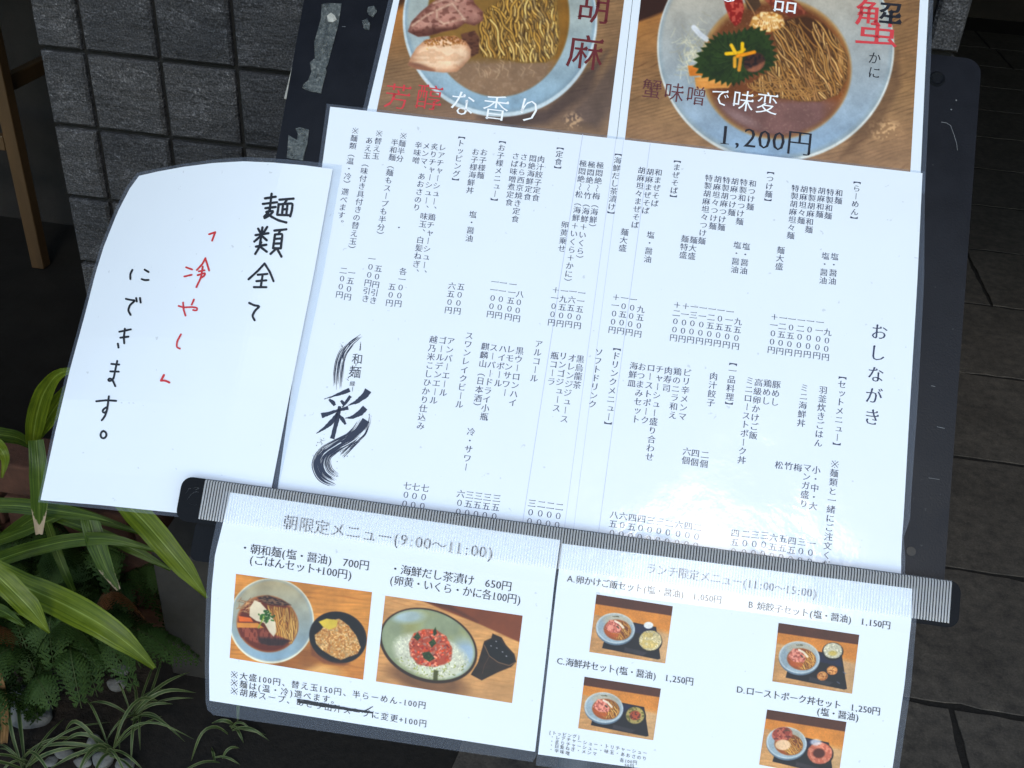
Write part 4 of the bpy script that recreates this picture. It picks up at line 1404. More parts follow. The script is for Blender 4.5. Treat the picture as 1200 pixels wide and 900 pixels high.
bristle([(375, 55), (320, 95), (275, 150), (258, 200), (250, 260), (248, 345)], [24, 40, 50, 54, 58, 54], 48, .65)
bristle([(372, 62), (310, 100), (278, 150), (268, 210)], [10, 18, 18, 12], 12, .9)
bristle([(395, 510), (372, 560), (320, 605), (250, 640), (185, 680), (160, 735), (180, 790), (250, 830)], [74, 80, 70, 76, 88, 104, 100, 74], 100, .85)
bristle([(385, 520), (350, 570), (300, 610), (235, 645), (170, 690), (150, 740), (170, 795), (215, 825)], [44, 52, 46, 44, 50, 54, 50, 40], 44, 1.25)
bristle([(425, 470), (420, 520), (395, 580), (330, 640), (270, 700)], [14, 18, 22, 26, 30], 26, .6)
for pts, wd in (([(178, 395), (225, 380), (285, 358), (314, 346)], [2, 8, 22, 22]), ([(205, 396), (225, 412), (236, 428)], [12, 22, 14]), ([(268, 402), (278, 414), (282, 424)], [12, 18, 10]), ([(318, 378), (300, 405), (275, 438)], [16, 16, 6]),
                ([(165, 482), (200, 472), (250, 455), (306, 440)], [30, 20, 14, 20]), ([(262, 432), (250, 490), (238, 540), (222, 604)], [16, 24, 22, 24]), ([(250, 470), (215, 520), (175, 552), (138, 576)], [14, 26, 14, 2]), ([(258, 480), (275, 500), (292, 528)], [10, 22, 10]),
                ([(412, 348), (395, 375), (350, 410), (305, 428)], [38, 34, 20, 3]), ([(396, 440), (370, 468), (330, 490), (290, 496)], [32, 30, 18, 3]), ([(400, 505), (375, 545), (330, 590), (270, 625)], [40, 40, 30, 10]),
                ([(372, 92), (370, 118), (368, 138)], [2, 5, 6]), ([(330, 330), (328, 356)], [3, 1]), ([(348, 205), (346, 220)], [3, 3])):
    brush([Z1(p) for p in pts], [w / 4.5 for w in wd], S_MENU, .00036, 22, jag=.25, rr=rr)
for k in range(60):
    ci = rr.choice([(270, 110, 16), (160, 640, 30), (235, 775, 26), (415, 480, 26), (130, 700, 22), (270, 710, 40), (165, 600, 20), (300, 290, 10)])
    x, y = rr.gauss(ci[0], ci[2] * .5), rr.gauss(ci[1], ci[2] * .6)
    r = rr.uniform(.8, 3.2)
    c = [Z1((x + r * math.cos(a), y + r * math.sin(a))) for a in np.linspace(0, 2 * math.pi, 7)[:-1]]
    lb.add([S_MENU(p[0], p[1], .0003) for p in c], [tuple(range(6))])
lb.obj('brush_logo', M_LOGO, mm)
t = Type()
for chh, x, y, z in (('和', 418.8, 420.5, 13), ('麺', 416, 436, 14.5), ('縁', 413, 449.5, 6.5)):
    t.put(chh, lambda a, b_: S_MENU(x + a * z + b_ * z * .12, y + a * z * .1 - b_ * z, .0003), -.004, .004)
t.obj('printed_logo_text', M_LOGO, mm)

# ================================================================== HANDWRITTEN SHEET, curling away on its free side
def S_HAND(x, y, d=0.0):
    xr = 400 - (y - 193) * (78 / 382.0)
    s_ = (xr - x) / 280.0
    s_ = s_ if s_ > 0 else 0.0
    k = max(0.0, (470 - y) / 300.0)
    h = .0046 + .006 * min(1, s_ * 4) * min(1, max(0.0, (555 - y) / 160.0)) - .030 * s_ ** 2 - .045 * k * s_ ** 2.2
    return onb(x, y, h + d)


hs = thing('handwritten_sign', S_HAND(230, 400), 'curled white laminated sheet with large black and red handwriting, left of the big menu', 'sign')
T_ = [(163, 206), (185, 201), (215, 195.5), (250, 191), (285, 189), (320, 190.5), (355, 193.5), (390, 198)]
B_ = [(47.5, 586), (120, 592), (207, 601), (310, 614)]
L_ = [(163, 206), (152, 221), (138, 248), (122, 288), (112, 320), (100, 367), (82, 433), (65, 505), (47.5, 586)]
R_ = [(390, 198), (368, 320), (340, 460), (318, 573), (310, 614)]
Pin = coons(T_, B_, L_, R_, 40, 44)
sheet_mesh('paper', Pin, S_HAND, M_PAPER, hs)
T2 = [(160.5, 202.5), (184, 197.5), (214, 192), (250, 187), (285, 184), (320, 185.5), (360, 189), (401, 193.5)]
B2 = [(44.5, 588.5), (120, 596.5), (206, 605.5), (318, 619)]
L2 = [(160.5, 202.5), (148, 219), (134.5, 246), (118.5, 287), (108.5, 319), (96.5, 366), (78.5, 432), (61.5, 504), (44.5, 588.5)]
R2 = [(401, 193.5), (379, 320), (350, 460), (326, 573), (318, 619)]
film_mesh('clear_film', Pin, coons(T2, B2, L2, R2, 40, 44), S_HAND, hs)


def marker(strokes, f, w, mat, name):
    mb = MB()
    for st in strokes:
        pts = np.array([f(p) for p in st], float)
        # resample smoothly
        tt = np.r_[0, np.cumsum(np.linalg.norm(np.diff(pts, axis=0), axis=1))]
        n = max(4, int(tt[-1] / 1.6))
        s_ = np.linspace(0, tt[-1], n)
        xs, ys = np.interp(s_, tt, pts[:, 0]), np.interp(s_, tt, pts[:, 1])
        if len(st) > 2:
            xs[1:-1] = (xs[:-2] + 2 * xs[1:-1] + xs[2:]) / 4; ys[1:-1] = (ys[:-2] + 2 * ys[1:-1] + ys[2:]) / 4
        dx, dy = np.gradient(xs), np.gradient(ys); L = np.hypot(dx, dy) + 1e-9
        nx, ny = -dy / L, dx / L
        dd = .0004 + rr.random() * .00008
        v = []
        for k in range(n):
            ww = w / 2 * rr.uniform(.93, 1.05)
            v += [S_HAND(xs[k] + nx[k] * ww, ys[k] + ny[k] * ww, dd), S_HAND(xs[k] - nx[k] * ww, ys[k] - ny[k] * ww, dd)]
        mb.add(v, [(2 * k, 2 * k + 1, 2 * k + 3, 2 * k + 2) for k in range(n - 1)])
        for e in (0, -1):
            c = [S_HAND(xs[e] + w / 2 * math.cos(a), ys[e] + w / 2 * math.sin(a), dd) for a in np.linspace(0, 2 * math.pi, 11)[:-1]]
            mb.add(c, [tuple(range(10))])
    return mb.obj(name, mat, hs)


fa = lambda p: (90 + p[0] / 4, 200 + p[1] / 4)
fb = lambda p: (40 + p[0] / 4, 380 + p[1] / 4)
blk = [[(882, 130), (932, 122)], [(913, 108), (908, 150), (905, 178)], [(872, 156), (938, 148)], [(884, 176), (932, 170)], [(906, 178), (896, 198), (878, 216)], [(892, 192), (924, 188), (905, 208), (880, 222)], [(888, 194), (912, 216), (945, 233), (982, 243)],
       [(950, 136), (1016, 131)], [(986, 134), (972, 156)], [(946, 157), (944, 180), (939, 206)], [(946, 158), (1012, 153), (1008, 185), (1000, 214)], [(966, 164), (962, 205)], [(987, 162), (982, 206)], [(964, 182), (986, 180)], [(942, 207), (1002, 209)],
       [(850, 272), (860, 290)], [(892, 264), (877, 288)], [(838, 302), (898, 293)], [(870, 266), (864, 310), (858, 346)], [(862, 306), (832, 332)], [(868, 306), (890, 326)], [(840, 356), (888, 347)], [(864, 336), (852, 365), (836, 390)], [(862, 358), (890, 380)],
       [(926, 281), (982, 275)], [(953, 280), (945, 298)], [(929, 299), (920, 362)], [(929, 299), (964, 296), (956, 364)], [(926, 320), (958, 318)], [(924, 342), (956, 341)], [(920, 363), (956, 364)], [(932, 368), (908, 390)], [(940, 368), (959, 403)]]
blk2 = [[(880, 435), (850, 468), (805, 509)], [(880, 435), (905, 475), (922, 518)], [(848, 488), (893, 484)], [(871, 488), (862, 545)], [(842, 518), (888, 514)], [(830, 546), (888, 546)],
        [(808, 620), (830, 631), (858, 635), (836, 655), (822, 680), (833, 701)]]
blk3 = [[(260, 465), (250, 485), (251, 508)], [(318, 464), (336, 475)], [(304, 508), (318, 514), (336, 512)], [(230, 601), (252, 606), (275, 608), (248, 630), (240, 655), (252, 676)], [(278, 597), (281, 613)], [(296, 597), (299, 618)],
        [(199, 755), (253, 744)], [(204, 783), (242, 778)], [(225, 741), (220, 780), (222, 809)], [(192, 811), (195, 829)]]
blk4 = [[(362, 186), (398, 189)], [(357, 221), (396, 222)], [(389, 172), (380, 215), (372, 255), (356, 268), (344, 263), (352, 252), (366, 258), (380, 290)],
        [(291, 361), (340, 356), (384, 359)], [(350, 338), (342, 400), (332, 430), (317, 450)], [(342, 388), (326, 396), (318, 409), (328, 418), (340, 406)],
        [(325, 500), (338, 508), (339, 524), (328, 536), (313, 532), (310, 516), (316, 503), (325, 500)]]
marker(blk, fa, 2.9, M_MARK, 'black_handwriting')
marker(blk2, fa, 2.7, M_MARK, 'black_handwriting')
marker(blk3, fa, 2.4, M_MARK, 'black_handwriting')
marker(blk4, fb, 2.4, M_MARK, 'black_handwriting')
red = [[(620, 298), (649, 288)], [(648, 289), (634, 328)], [(512, 453), (540, 463)], [(504, 496), (538, 488)], [(603, 410), (588, 438), (562, 466)], [(602, 411), (610, 435), (620, 468)], [(572, 472), (598, 467)], [(566, 490), (604, 478), (596, 495), (582, 502)], [(590, 450), (582, 500), (560, 546)],
       [(477, 634), (500, 641), (540, 639), (566, 643), (562, 657), (545, 653)], [(549, 604), (538, 628)], [(498, 618), (500, 650), (509, 679)], [(488, 767), (470, 800), (467, 828), (483, 834)]]
marker(red, fa, 2.2, M_RED, 'red_handwriting')
marker([[(608, 238), (594, 264)], [(594, 264), (614, 263), (633, 273)]], fb, 2.6, M_RED, 'red_handwriting')

# ================================================================== LOWER SHEETS hanging from the holder
def S_LOW(x, y, d=0.0):
    yy = 600 + (x - 240) * .138
    q = max(0.0, (y - yy - 30) / 250.0)
    return onb(x, y, .0112 - .019 * q + .003 * q * math.sin((x - 240) / 66.0) + d)


def S_LOW2(x, y, d=0.0): return S_LOW(x, y, d + .0009)


ml = thing('morning_menu', S_LOW(440, 720), 'laminated breakfast menu sheet with two food photos, hanging at the lower left', 'menu sheet')
L_ = [(270, 577), (262, 610), (252, 650), (248, 690), (246, 740), (245, 780), (245.5, 821)]
R_ = [(656.5, 633), (650, 680), (640, 770), (627, 881)]
Pin = coons([L_[0], R_[0]], [L_[-1], R_[-1]], L_, R_, 44, 30)
sheet_mesh('paper', Pin, S_LOW, M_PAPER, ml)
Lo = [(262, 575), (254, 610), (245.5, 650), (242, 690), (240.5, 740), (240, 780), (241, 826), (244, 834), (250, 838)]
Ro = [(657.5, 632), (652, 680), (642, 770), (632, 866), (629, 885), (624, 893)]
film_mesh('clear_film', Pin, coons([Lo[0], Ro[0]], [Lo[-1], Ro[-1]], Lo, Ro, 44, 30), S_LOW, ml)
t = Type()
D_ = .0004
sf = lambda x, y: S_LOW(x, y, D_)
t.line('朝限定メニュー(9:00～11:00)', (331.5, 611), (579, 648), 18.5, sf, slant=(.13, -1))
t.obj('printed_title', M_INK2, ml)
t = Type()
t.line('・朝和麺(塩・醤油)　700円', (281, 641), (433, 663), 12.8, sf, slant=(.13, -1), ey=.011)
t.line('(ごはんセット+100円)', (292, 655), (413, 674), 12.8, sf, slant=(.13, -1), ey=.011)
t.line('・海鮮だし茶漬け　650円', (457, 665.5), (600, 687.5), 12.8, sf, slant=(.13, -1), ey=.011)
t.line('(卵黄・いくら・かに各100円)', (456.5, 679), (611, 703), 12.8, sf, slant=(.13, -1), ey=.011)
t.line('※大盛100円、替え玉150円、半らーめん-100円', (269, 790), (500, 827), 9.6, sf, slant=(.08, -1), ey=.011)
t.line('※麺は(温・冷)選べます。', (269, 799.5), (398, 822), 9.6, sf, slant=(.08, -1), ey=.011)
t.line('※胡麻スープ、あさり出汁スープに変更+100円', (269, 809), (501, 848.5), 9.6, sf, slant=(.08, -1), ey=.011)
t.obj('printed_text', M_INK2, ml)
mb = MB()
for dy, w in ((-1.6, 1.6), (.2, 1.7), (1.7, 1.2)):
    brush([(348, 821 + dy), (370, 825 + dy), (400, 830 + dy * .7), (420, 833 + dy * .5), (437, 835.5 + dy * .4)], [w, w * 1.1, w, w * .8, w * .6], lambda x, y, d: S_LOW(x, y, d), .0006 + dy * .00003, 22, jag=.3, mb=mb)
brush([(424, 835), (432, 831), (437, 828)], [1.2, 1.2, .8], lambda x, y, d: S_LOW(x, y, d), .0007, 8, mb=mb)
mb.obj('crossing_out', M_MARK, ml)

# picture: noodle bowl with rice bowl
def Zc(p): return (260 + p[0] / 6.667, 670 + p[1] / 6.667)


def zp(l): return [Zc(p) for p in l]


k1 = Paint(262, 664, 444, 804, 3.0, 31)
k1.wood((210, 158, 88), (194, 142, 78), .10, 5.0, (150, 96, 44), .5)
k1.mix(np.clip((k1.Y - 770) / 26, 0, 1) * .45, (168, 116, 68))
k1.mix(k1.ell(375, 785, 24, 6, 8, 6) * .6, (238, 206, 150))
k1.mix(k1.ell(350, 775, 34, 14, -20, 8) * .5, (110, 66, 34))
k1.mix(k1.ell(318, 727.5, 50, 50, 20, 1), (224, 228, 214)); k1.mix(k1.ell(318, 727, 48.2, 48, 20, 1.2), (160, 178, 186))
bw = k1.ell(318, 726.5, 47, 47, 20, 5)
t_ = np.clip((k1.Y - 680) / 92, 0, 1)[..., None]
k1.img = k1.img * (1 - bw[..., None]) + (np.array([176, 168, 140]) * (1 - t_) + np.array([150, 178, 196]) * t_) * bw[..., None]
so_ = k1.ell(313.5, 731, 36.5, 33, 18, 2); k1.mix(so_, (168, 112, 70)); s2 = k1.ell(313.5, 732, 34.5, 31, 18, 3); k1.mix(s2, (104, 50, 30))
nd = k1.poly(zp([(355, 262), (440, 275), (545, 282), (590, 390), (585, 470), (545, 560), (440, 540), (400, 440)]), 1.5)
k1.noodles(nd, (312, 707, 350, 756), 170, 84, 34, 1.2, [(206, 166, 96), (186, 142, 74), (218, 184, 116)], (130, 84, 40), .08)
mt = k1.poly(zp([(120, 430), (300, 430), (380, 480), (430, 500), (540, 540), (490, 575), (380, 580), (240, 545), (150, 510)]), 2)
k1.mix(mt, (112, 54, 40)); k1.mix(mt * (k1.n(1.6, 5) > .55) * .7, (168, 104, 84)); k1.mix(mt * k1.poly(zp([(280, 510), (540, 530), (480, 590), (300, 580)]), 4) * .8, (44, 34, 36))
nu_ = k1.poly(zp([(275, 200), (360, 185), (470, 220), (540, 260), (470, 265), (370, 255), (330, 240)]), 2); k1.mix(nu_, (62, 44, 40)); k1.mix(nu_ * (k1.n(3, 1) > .55) * .7, (150, 122, 96))
for k in range(60):
    x, y = Zc((k1.r.uniform(130, 300), k1.r.uniform(215, 320)))
    a = k1.r.uniform(-1.4, .3)
    k1.stroke([(x - 3 * math.cos(a), y - 3 * math.sin(a)), (x + 3 * math.cos(a), y + 3 * math.sin(a))], .8, np.array((196, 164, 126)) * k1.r.uniform(.6, 1.1), .8)
for pl, c in (([(130, 345), (225, 360), (245, 392), (135, 390)], (216, 122, 56)), ([(118, 398), (280, 400), (330, 440), (120, 436)], (208, 152, 82))):
    m = k1.poly(zp(pl), 1); k1.mix(m, c)
m = k1.poly(zp([(215, 345), (220, 280), (255, 222), (300, 240), (345, 290), (385, 340), (420, 400), (425, 470), (405, 508), (370, 470), (330, 400), (270, 385)]), 1); k1.mix(m, (222, 216, 196)); k1.mix(m * k1.n(7) * .4, (198, 188, 164))
for k in range(40):
    x, y = Zc((k1.r.normal(345, 26), k1.r.normal(345, 20))); k1.stroke([(x, y), (x + k1.r.normal(0, 1.6), y + k1.r.normal(0, 1.6))], 1.8, np.array((52, 96, 40)) * k1.r.uniform(.6, 1.3), .9)
k1.stroke([Zc((330, 350)), Zc((305, 400)), Zc((285, 440))], 1.6, (150, 170, 74), .9)
k1.mix(k1.ell(396, 747, 34, 30, 18, 1), (34, 32, 34)); k1.mix(k1.ell(396, 745, 31, 26.5, 18, 2), (22, 22, 24)); k1.mix(k1.ell(394, 742, 30, 26, 18, 1) * 0, (0, 0, 0))
k1.mix(k1.poly(zp([(690, 560), (740, 640), (850, 700), (1000, 715), (950, 735), (800, 720), (700, 650)]), 3) * .7, (120, 76, 50))
rc = k1.poly(zp([(725, 495), (780, 450), (830, 380), (920, 368), (990, 420), (1050, 500), (1085, 590), (1060, 640), (990, 665), (930, 690), (860, 660), (780, 610), (735, 560)]), 1.5)
k1.mix(rc, (196, 152, 92)); k1.rice(rc, (366, 724, 426, 776), 900, (232, 206, 158), .9, 1.7); k1.mix(rc * (k1.n(2) > .68) * .5, (150, 96, 46))
m = k1.poly(zp([(755, 390), (820, 365), (905, 380), (895, 430), (840, 452), (790, 430)]), 1.2); k1.mix(m, (206, 186, 76)); k1.mix(m * k1.n(5) * .4, (230, 216, 130))
photo_print('printed_photo', ((276.5, 672.5), (436, 694), (425.5, 796.5), (269, 771)), k1, S_LOW, ml, 2.2)

k2 = Paint(434, 690, 622, 832, 3.0, 53)
def Zd(p): return (440 + p[0] / 6.667, 690 + p[1] / 6.667)
def zd(l): return [Zd(p) for p in l]
k2.wood((212, 172, 120), (198, 158, 110), .24, 5.0, (160, 112, 66), .4)
k2.mix(np.clip((k2.Y - 775) / 40, 0, 1) * .5, (172, 142, 110))
k2.mix(k2.poly(zd([(340, 80), (1170, 190), (1170, 420), (1120, 415), (800, 270), (520, 160)]), 2), (128, 76, 46)); k2.mix(k2.poly(zd([(340, 80), (560, 110), (800, 260), (640, 190)]), 4) * .8, (84, 50, 36))
k2.mix(k2.ell(500, 796, 46, 14, 14, 7) * .7, (104, 76, 56))
k2.mix(k2.ell(502, 756.5, 59, 42, 20, 1), (60, 46, 36)); k2.mix(k2.ell(502, 755.5, 56.3, 39.4, 20, 1), (142, 156, 132))
bw = k2.ell(502, 755.5, 55, 38, 20, 3)
n_ = k2.n(24)
k2.mix(bw, (150, 162, 138)); k2.mix(bw * np.clip(n_ * 1.3 - .3, 0, 1), (176, 176, 120)); k2.mix(bw * k2.ell(545, 775, 22, 26, 0, 14), (166, 188, 204)); k2.mix(bw * k2.ell(478, 722, 18, 8, 0, 6) * .8, (178, 200, 214))
rc = k2.ell(505, 769, 44, 25, 18, 6) * bw; k2.mix(rc, (206, 212, 196)); k2.rice(rc, (460, 742, 552, 798), 900, (226, 230, 214), .9, 1.6)
for k in range(130):
    x, y = k2.r.normal(500, 22), k2.r.normal(780, 8); k2.stroke([(x, y), (x + k2.r.normal(0, 1.4), y + k2.r.normal(0, 1.0))], .9, (92, 110, 34) if k % 2 else (150, 160, 70), .8, rc)
sf_ = k2.poly(zd([(262, 430), (300, 350), (380, 315), (470, 320), (550, 370), (600, 470), (590, 560), (540, 590), (450, 610), (330, 590), (275, 520)]), 2)
k2.mix(sf_, (168, 88, 66))
for k in range(330):
    x, y = Zd((k2.r.uniform(262, 602), k2.r.uniform(318, 610)))
    c = [(206, 112, 84), (224, 156, 130), (150, 54, 48), (214, 92, 44), (188, 150, 140)][k % 5]
    k2.stroke([(x, y), (x + k2.r.normal(0, 1.5), y + k2.r.normal(0, 1.2))], k2.r.uniform(1.2, 2.6), np.array(c) * k2.r.uniform(.75, 1.15), .85, sf_)
for pl in ([(295, 380), (330, 340), (355, 380), (330, 405)], [(415, 420), (455, 390), (475, 425), (440, 460)], [(365, 500), (420, 490), (465, 545), (420, 570), (375, 540)], [(450, 330), (470, 300), (480, 350), (455, 370)]):
    m = k2.poly(zd(pl), 1); k2.mix(m, (44, 66, 36)); k2.mix(m * (k2.n(1.5) > .6) * .5, (84, 112, 60))
k2.mix(k2.poly(zd([(455, 630), (490, 640), (485, 720), (450, 715)]), 1.5) * .8, (60, 66, 26))
cup = k2.poly(zd([(745, 670), (800, 580), (830, 480), (850, 410), (905, 385), (915, 350), (985, 380), (1020, 440), (1085, 510), (1100, 570), (1060, 610), (960, 650), (830, 715)]), 1)
k2.mix(cup, (40, 30, 26)); k2.mix(cup * k2.n(8, 4) * .4, (76, 56, 46))
inn = k2.poly(zd([(855, 430), (900, 400), (970, 400), (1010, 450), (1075, 520), (1080, 575), (1040, 590), (960, 570), (890, 520)]), 1); k2.mix(inn, (18, 18, 24))
k2.stroke(zd([(850, 440), (890, 525), (960, 575), (1045, 600), (1092, 575)]), 1.0, (150, 124, 96), .8); k2.stroke(zd([(890, 525), (850, 600), (835, 660)]), .8, (110, 84, 66), .6)
for p in ((900, 445), (945, 462), (990, 492), (940, 410), (1020, 525)):
    k2.stroke([Zd(p), Zd((p[0] + 6, p[1] + 2))], 1.2, (220, 224, 230), .8)
photo_print('printed_photo', ((451.5, 698), (612.5, 721.5), (600, 824), (440.5, 798.5)), k2, S_LOW, ml, 2.2)

lm = thing('lunch_menu', S_LOW(850, 790), 'laminated lunch menu sheet with four small tray photos, hanging at the lower right', 'menu sheet')
L_ = [(659, 637), (652, 690), (642, 780), (630.5, 884)]
R_ = [(1069, 690), (1068, 727), (1060, 802), (1046, 900), (1040, 940)]
Pin = coons([L_[0], R_[0]], [L_[-1], R_[-1]], L_, R_, 44, 30)
sheet_mesh('paper', Pin, S_LOW2, M_PAPER, lm)
Lo = [(657.5, 636), (650.5, 690), (640, 780), (629, 886), (628, 897)]
Ro = [(1075, 690), (1074, 727), (1068, 802), (1054, 900), (1046, 953)]
film_mesh('clear_film', Pin, coons([Lo[0], Ro[0]], [Lo[-1], Ro[-1]], Lo, Ro, 44, 30), S_LOW2, lm)
t = Type()
sf = lambda x, y: S_LOW2(x, y, D_)
t.line('ランチ限定メニュー(11:00～15:00)', (757, 665.5), (958, 695.5), 13.5, sf, slant=(.10, -1))
t.obj('printed_title', M_INK, lm)
t = Type()
for tx, a, c in (('A.卵かけご飯セット(塩・醤油)　1,050円', (665, 677.5), (846, 703)), ('B.焼餃子セット(塩・醤油)　1,150円', (877, 708), (1044, 733)), ('C.海鮮丼セット(塩・醤油)　1,250円', (653, 774), (813, 799)), ('D.ローストポーク丼セット　1,250円', (864, 807.5), (1032, 834)), ('(塩・醤油)', (957, 833), (1007, 841))):
    t.line(tx, a, c, 10.6, sf, slant=(.10, -1), ey=.011)
for tx, a, c in (('[トッピング]', (643, 858), (680, 864)), ('・レアチャーシュー・トリチャーシュー', (644, 863), (759, 883)), ('・炙りチャーシュー・味玉・あおさのり', (643.5, 868), (758.5, 889.5)), ('・白髪ねぎ・メンマ', (643, 872.5), (700, 884)), ('・辛味噌', (642.5, 877.5), (668.5, 883.5)), ('各100円', (726, 890.5), (747, 894)), ('50円', (731.5, 896.5), (743.5, 898.5))):
    t.line(tx, a, c, 5.2, sf, slant=(.10, -1), ex=0, ey=.008)
t.obj('printed_text', M_INK2, lm)


def tray_photo(quad, seed, kind):
    TL, TR, BR, BL = [np.array(q, float) for q in quad]
    k = Paint(min(TL[0], BL[0]) - 2, TL[1] - 2, TR[0] + 2, BR[1] + 3, 4.0, seed)
    q = lambda a, c: tuple((1 - a) * (1 - c) * TL + a * (1 - c) * TR + a * c * BR + (1 - a) * c * BL)
    W_ = np.linalg.norm(TR - TL)
    k.wood((206, 170, 122), (190, 154, 112), .15, 4.0, (160, 116, 70), .3)
    k.mix(k.poly([q(0, .14), q(1, .16), q(1, .5), q(0, .34)], 2) * .8, (206, 142, 62))
    k.mix(k.poly([q(-.1, -.1), q(1.1, -.1), q(1.1, .165), q(-.1, .165)], 1), (92, 56, 40))
    k.mix(k.poly([q(.55, .42), q(1.05, .45), q(1.05, 1.0), q(.8, 1.0)], 5) * .5, (206, 184, 152))
    k.mix(k.poly([q(.16, .9), q(.17, .8), q(.5, .38), q(.82, .40), q(.93, .93), q(.9, .95)], .8), (24, 24, 34))
    k.mix(k.poly([q(.55, .40), q(.8, .42), q(.84, .58), q(.55, .55)], 2) * .7, (30, 44, 88))
    k.mix(k.poly([q(.45, .82), q(.75, .86), q(.7, .93), q(.45, .9)], 2) * .4, (120, 116, 120))
    cx, cy = q(.30, .53)
    rx = W_ * .252
    k.mix(k.ell(cx, cy + 1.5, rx, rx * .80, 8, 1), (110, 130, 146)); k.mix(k.ell(cx, cy - .2, rx, rx * .78, 8, 1), (206, 218, 222)); k.mix(k.ell(cx, cy, rx * .94, rx * .73, 8, 2), (162, 180, 190))
    k.mix(k.ell(cx + 2, cy - rx * .4, rx * .7, rx * .3, 8, 4) * .6, (196, 186, 160))
    sx, sy = cx + rx * .10, cy + rx * .08
    so2 = k.ell(sx, sy, rx * .70, rx * .53, 8, 1.5); k.mix(so2, (150, 90, 46))
    nd = k.ell(sx + rx * .2, sy + 1, rx * .5, rx * .46, 8, 1.5) * so2
    k.noodles(nd, (sx - rx * .5, sy - rx * .6, sx + rx * .8, sy + rx * .6), 110, 60, 14, 1.0, [(212, 166, 92), (188, 140, 70), (226, 186, 112)], (130, 80, 36), .2)
    if kind == 'D':
        m = k.ell(cx - rx * .22, cy - rx * .42, rx * .5, rx * .36, -10, 1.2); k.mix(m, (150, 78, 66)); k.mix(m * (k.n(2) > .5) * .7, (196, 130, 110)); k.mix(m * (k.n(2.4) > .62) * .6, (84, 40, 36))
        m = k.ell(cx - rx * .18, cy + rx * .1, rx * .38, rx * .26, 0, 1.2); k.mix(m, (220, 196, 166))
    else:
        m = k.poly([(sx - rx * .66, sy - rx * .12), (sx - rx * .4, sy - rx * .52), (sx - rx * .05, sy - rx * .45), (sx + rx * .22, sy - rx * .05), (sx + rx * .1, sy + rx * .16), (sx - rx * .35, sy + rx * .14)], 1.2)
        k.mix(m, (196, 126, 112)); k.mix(m * (k.n(2.2) > .5) * .8, (226, 170, 154)); k.mix(m * (k.n(1.6) > .7) * .6, (128, 66, 58))
        k.mix(k.poly([(sx - rx * .7, sy - rx * .05), (sx - rx * .3, sy + rx * .16), (sx + rx * .1, sy + rx * .2), (sx, sy + rx * .4), (sx - rx * .5, sy + rx * .3)], 1.5) * .8, (176, 98, 50))
        k.stroke([(sx - rx * .12, sy - rx * .46), (sx + rx * .1, sy - rx * .34), (sx + rx * .3, sy - rx * .12)], 2.4, (232, 226, 214), .9)
        k.stroke([(sx - rx * .02, sy - rx * .18), (sx + rx * .06, sy - rx * .1)], 1.6, (56, 62, 44), .8)
    for dx in (-.10, .0, .1): k.stroke([(cx + rx * (dx - .04), cy - rx * .62), (cx + rx * (dx + .05), cy - rx * .6)], 1.3 if dx == .1 else .7, (84, 84, 60), .8)
    if kind == 'A':
        k.mix(k.ell(*q(.72, .39), W_ * .062, W_ * .045, 0, 1), (232, 236, 236))
        bx_, by_ = q(.77, .66); k.mix(k.ell(bx_, by_, W_ * .155, W_ * .145, 0, 1), (20, 20, 26)); m = k.ell(bx_, by_ - 1, W_ * .145, W_ * .13, 0, 1.5); k.mix(m, (206, 198, 160)); k.rice(m, (bx_ - 14, by_ - 13, bx_ + 14, by_ + 13), 260, (230, 222, 186), .9, 1.4); k.mix(m * (k.n(3) > .6) * .4, (196, 172, 88))
    elif kind == 'B':
        bx_, by_ = q(.70, .33); k.mix(k.ell(bx_, by_ + 1, W_ * .13, W_ * .11, 0, 1), (26, 26, 30)); m = k.ell(bx_, by_, W_ * .115, W_ * .095, 0, 1.5); k.mix(m, (206, 208, 186)); k.rice(m, (bx_ - 11, by_ - 9, bx_ + 11, by_ + 9), 180, (232, 232, 214), .9, 1.4); k.mix(m * k.ell(bx_, by_ + 3, 5, 3, 0, 2) * .7, (206, 186, 92))
        for a, c in ((.61, .78), (.72, .66)):
            x, y = q(a, c); m = k.ell(x, y, W_ * .066, W_ * .056, 0, 1); k.mix(m, (196, 136, 78)); k.mix(m * (k.n(2) > .5) * .6, (226, 180, 120)); k.mix(k.ell(x - .5, y - .5, W_ * .04, W_ * .032, 0, 2) * .7, (232, 190, 134)); k.mix(m * (k.n(1.4) > .68) * .6, (130, 80, 40)); k.stroke([(x - 2, y), (x + 2, y + .6)], .8, (140, 76, 30), .8)
        for a, c in ((.8, .84), (.86, .66)): k.stroke([q(a, c), q(a + .03, c + .02)], 1.4, (120, 130, 150), .7)
    elif kind == 'C':
        bx_, by_ = q(.72, .60); k.mix(k.ell(bx_, by_, W_ * .14, W_ * .13, 0, 1), (20, 20, 26)); m = k.ell(bx_, by_ - 1, W_ * .12, W_ * .11, 0, 1.5); k.mix(m, (176, 164, 110)); k.mix(m * (k.n(2) > .55) * .7, (92, 96, 46)); m2 = k.ell(bx_, by_ - 1, W_ * .07, W_ * .06, 0, 1.5); k.mix(m2, (176, 92, 60)); k.mix(m2 * (k.n(1.6) > .55) * .8, (92, 50, 40))
    else:
        bx_, by_ = q(.73, .62); k.mix(k.ell(bx_, by_, W_ * .17, W_ * .15, 0, 1), (30, 26, 28)); m = k.ell(bx_, by_ - 1, W_ * .155, W_ * .135, 0, 1.5); k.mix(m, (196, 122, 100)); k.mix(m * (k.n(2.4) > .5) * .7, (222, 160, 136)); k.mix(k.ell(bx_ - 1, by_ - 1, W_ * .075, W_ * .06, 0, 2), (92, 44, 34)); k.mix(k.ell(*q(.66, .43), W_ * .07, W_ * .04, 0, 2) * .8, (222, 228, 236))
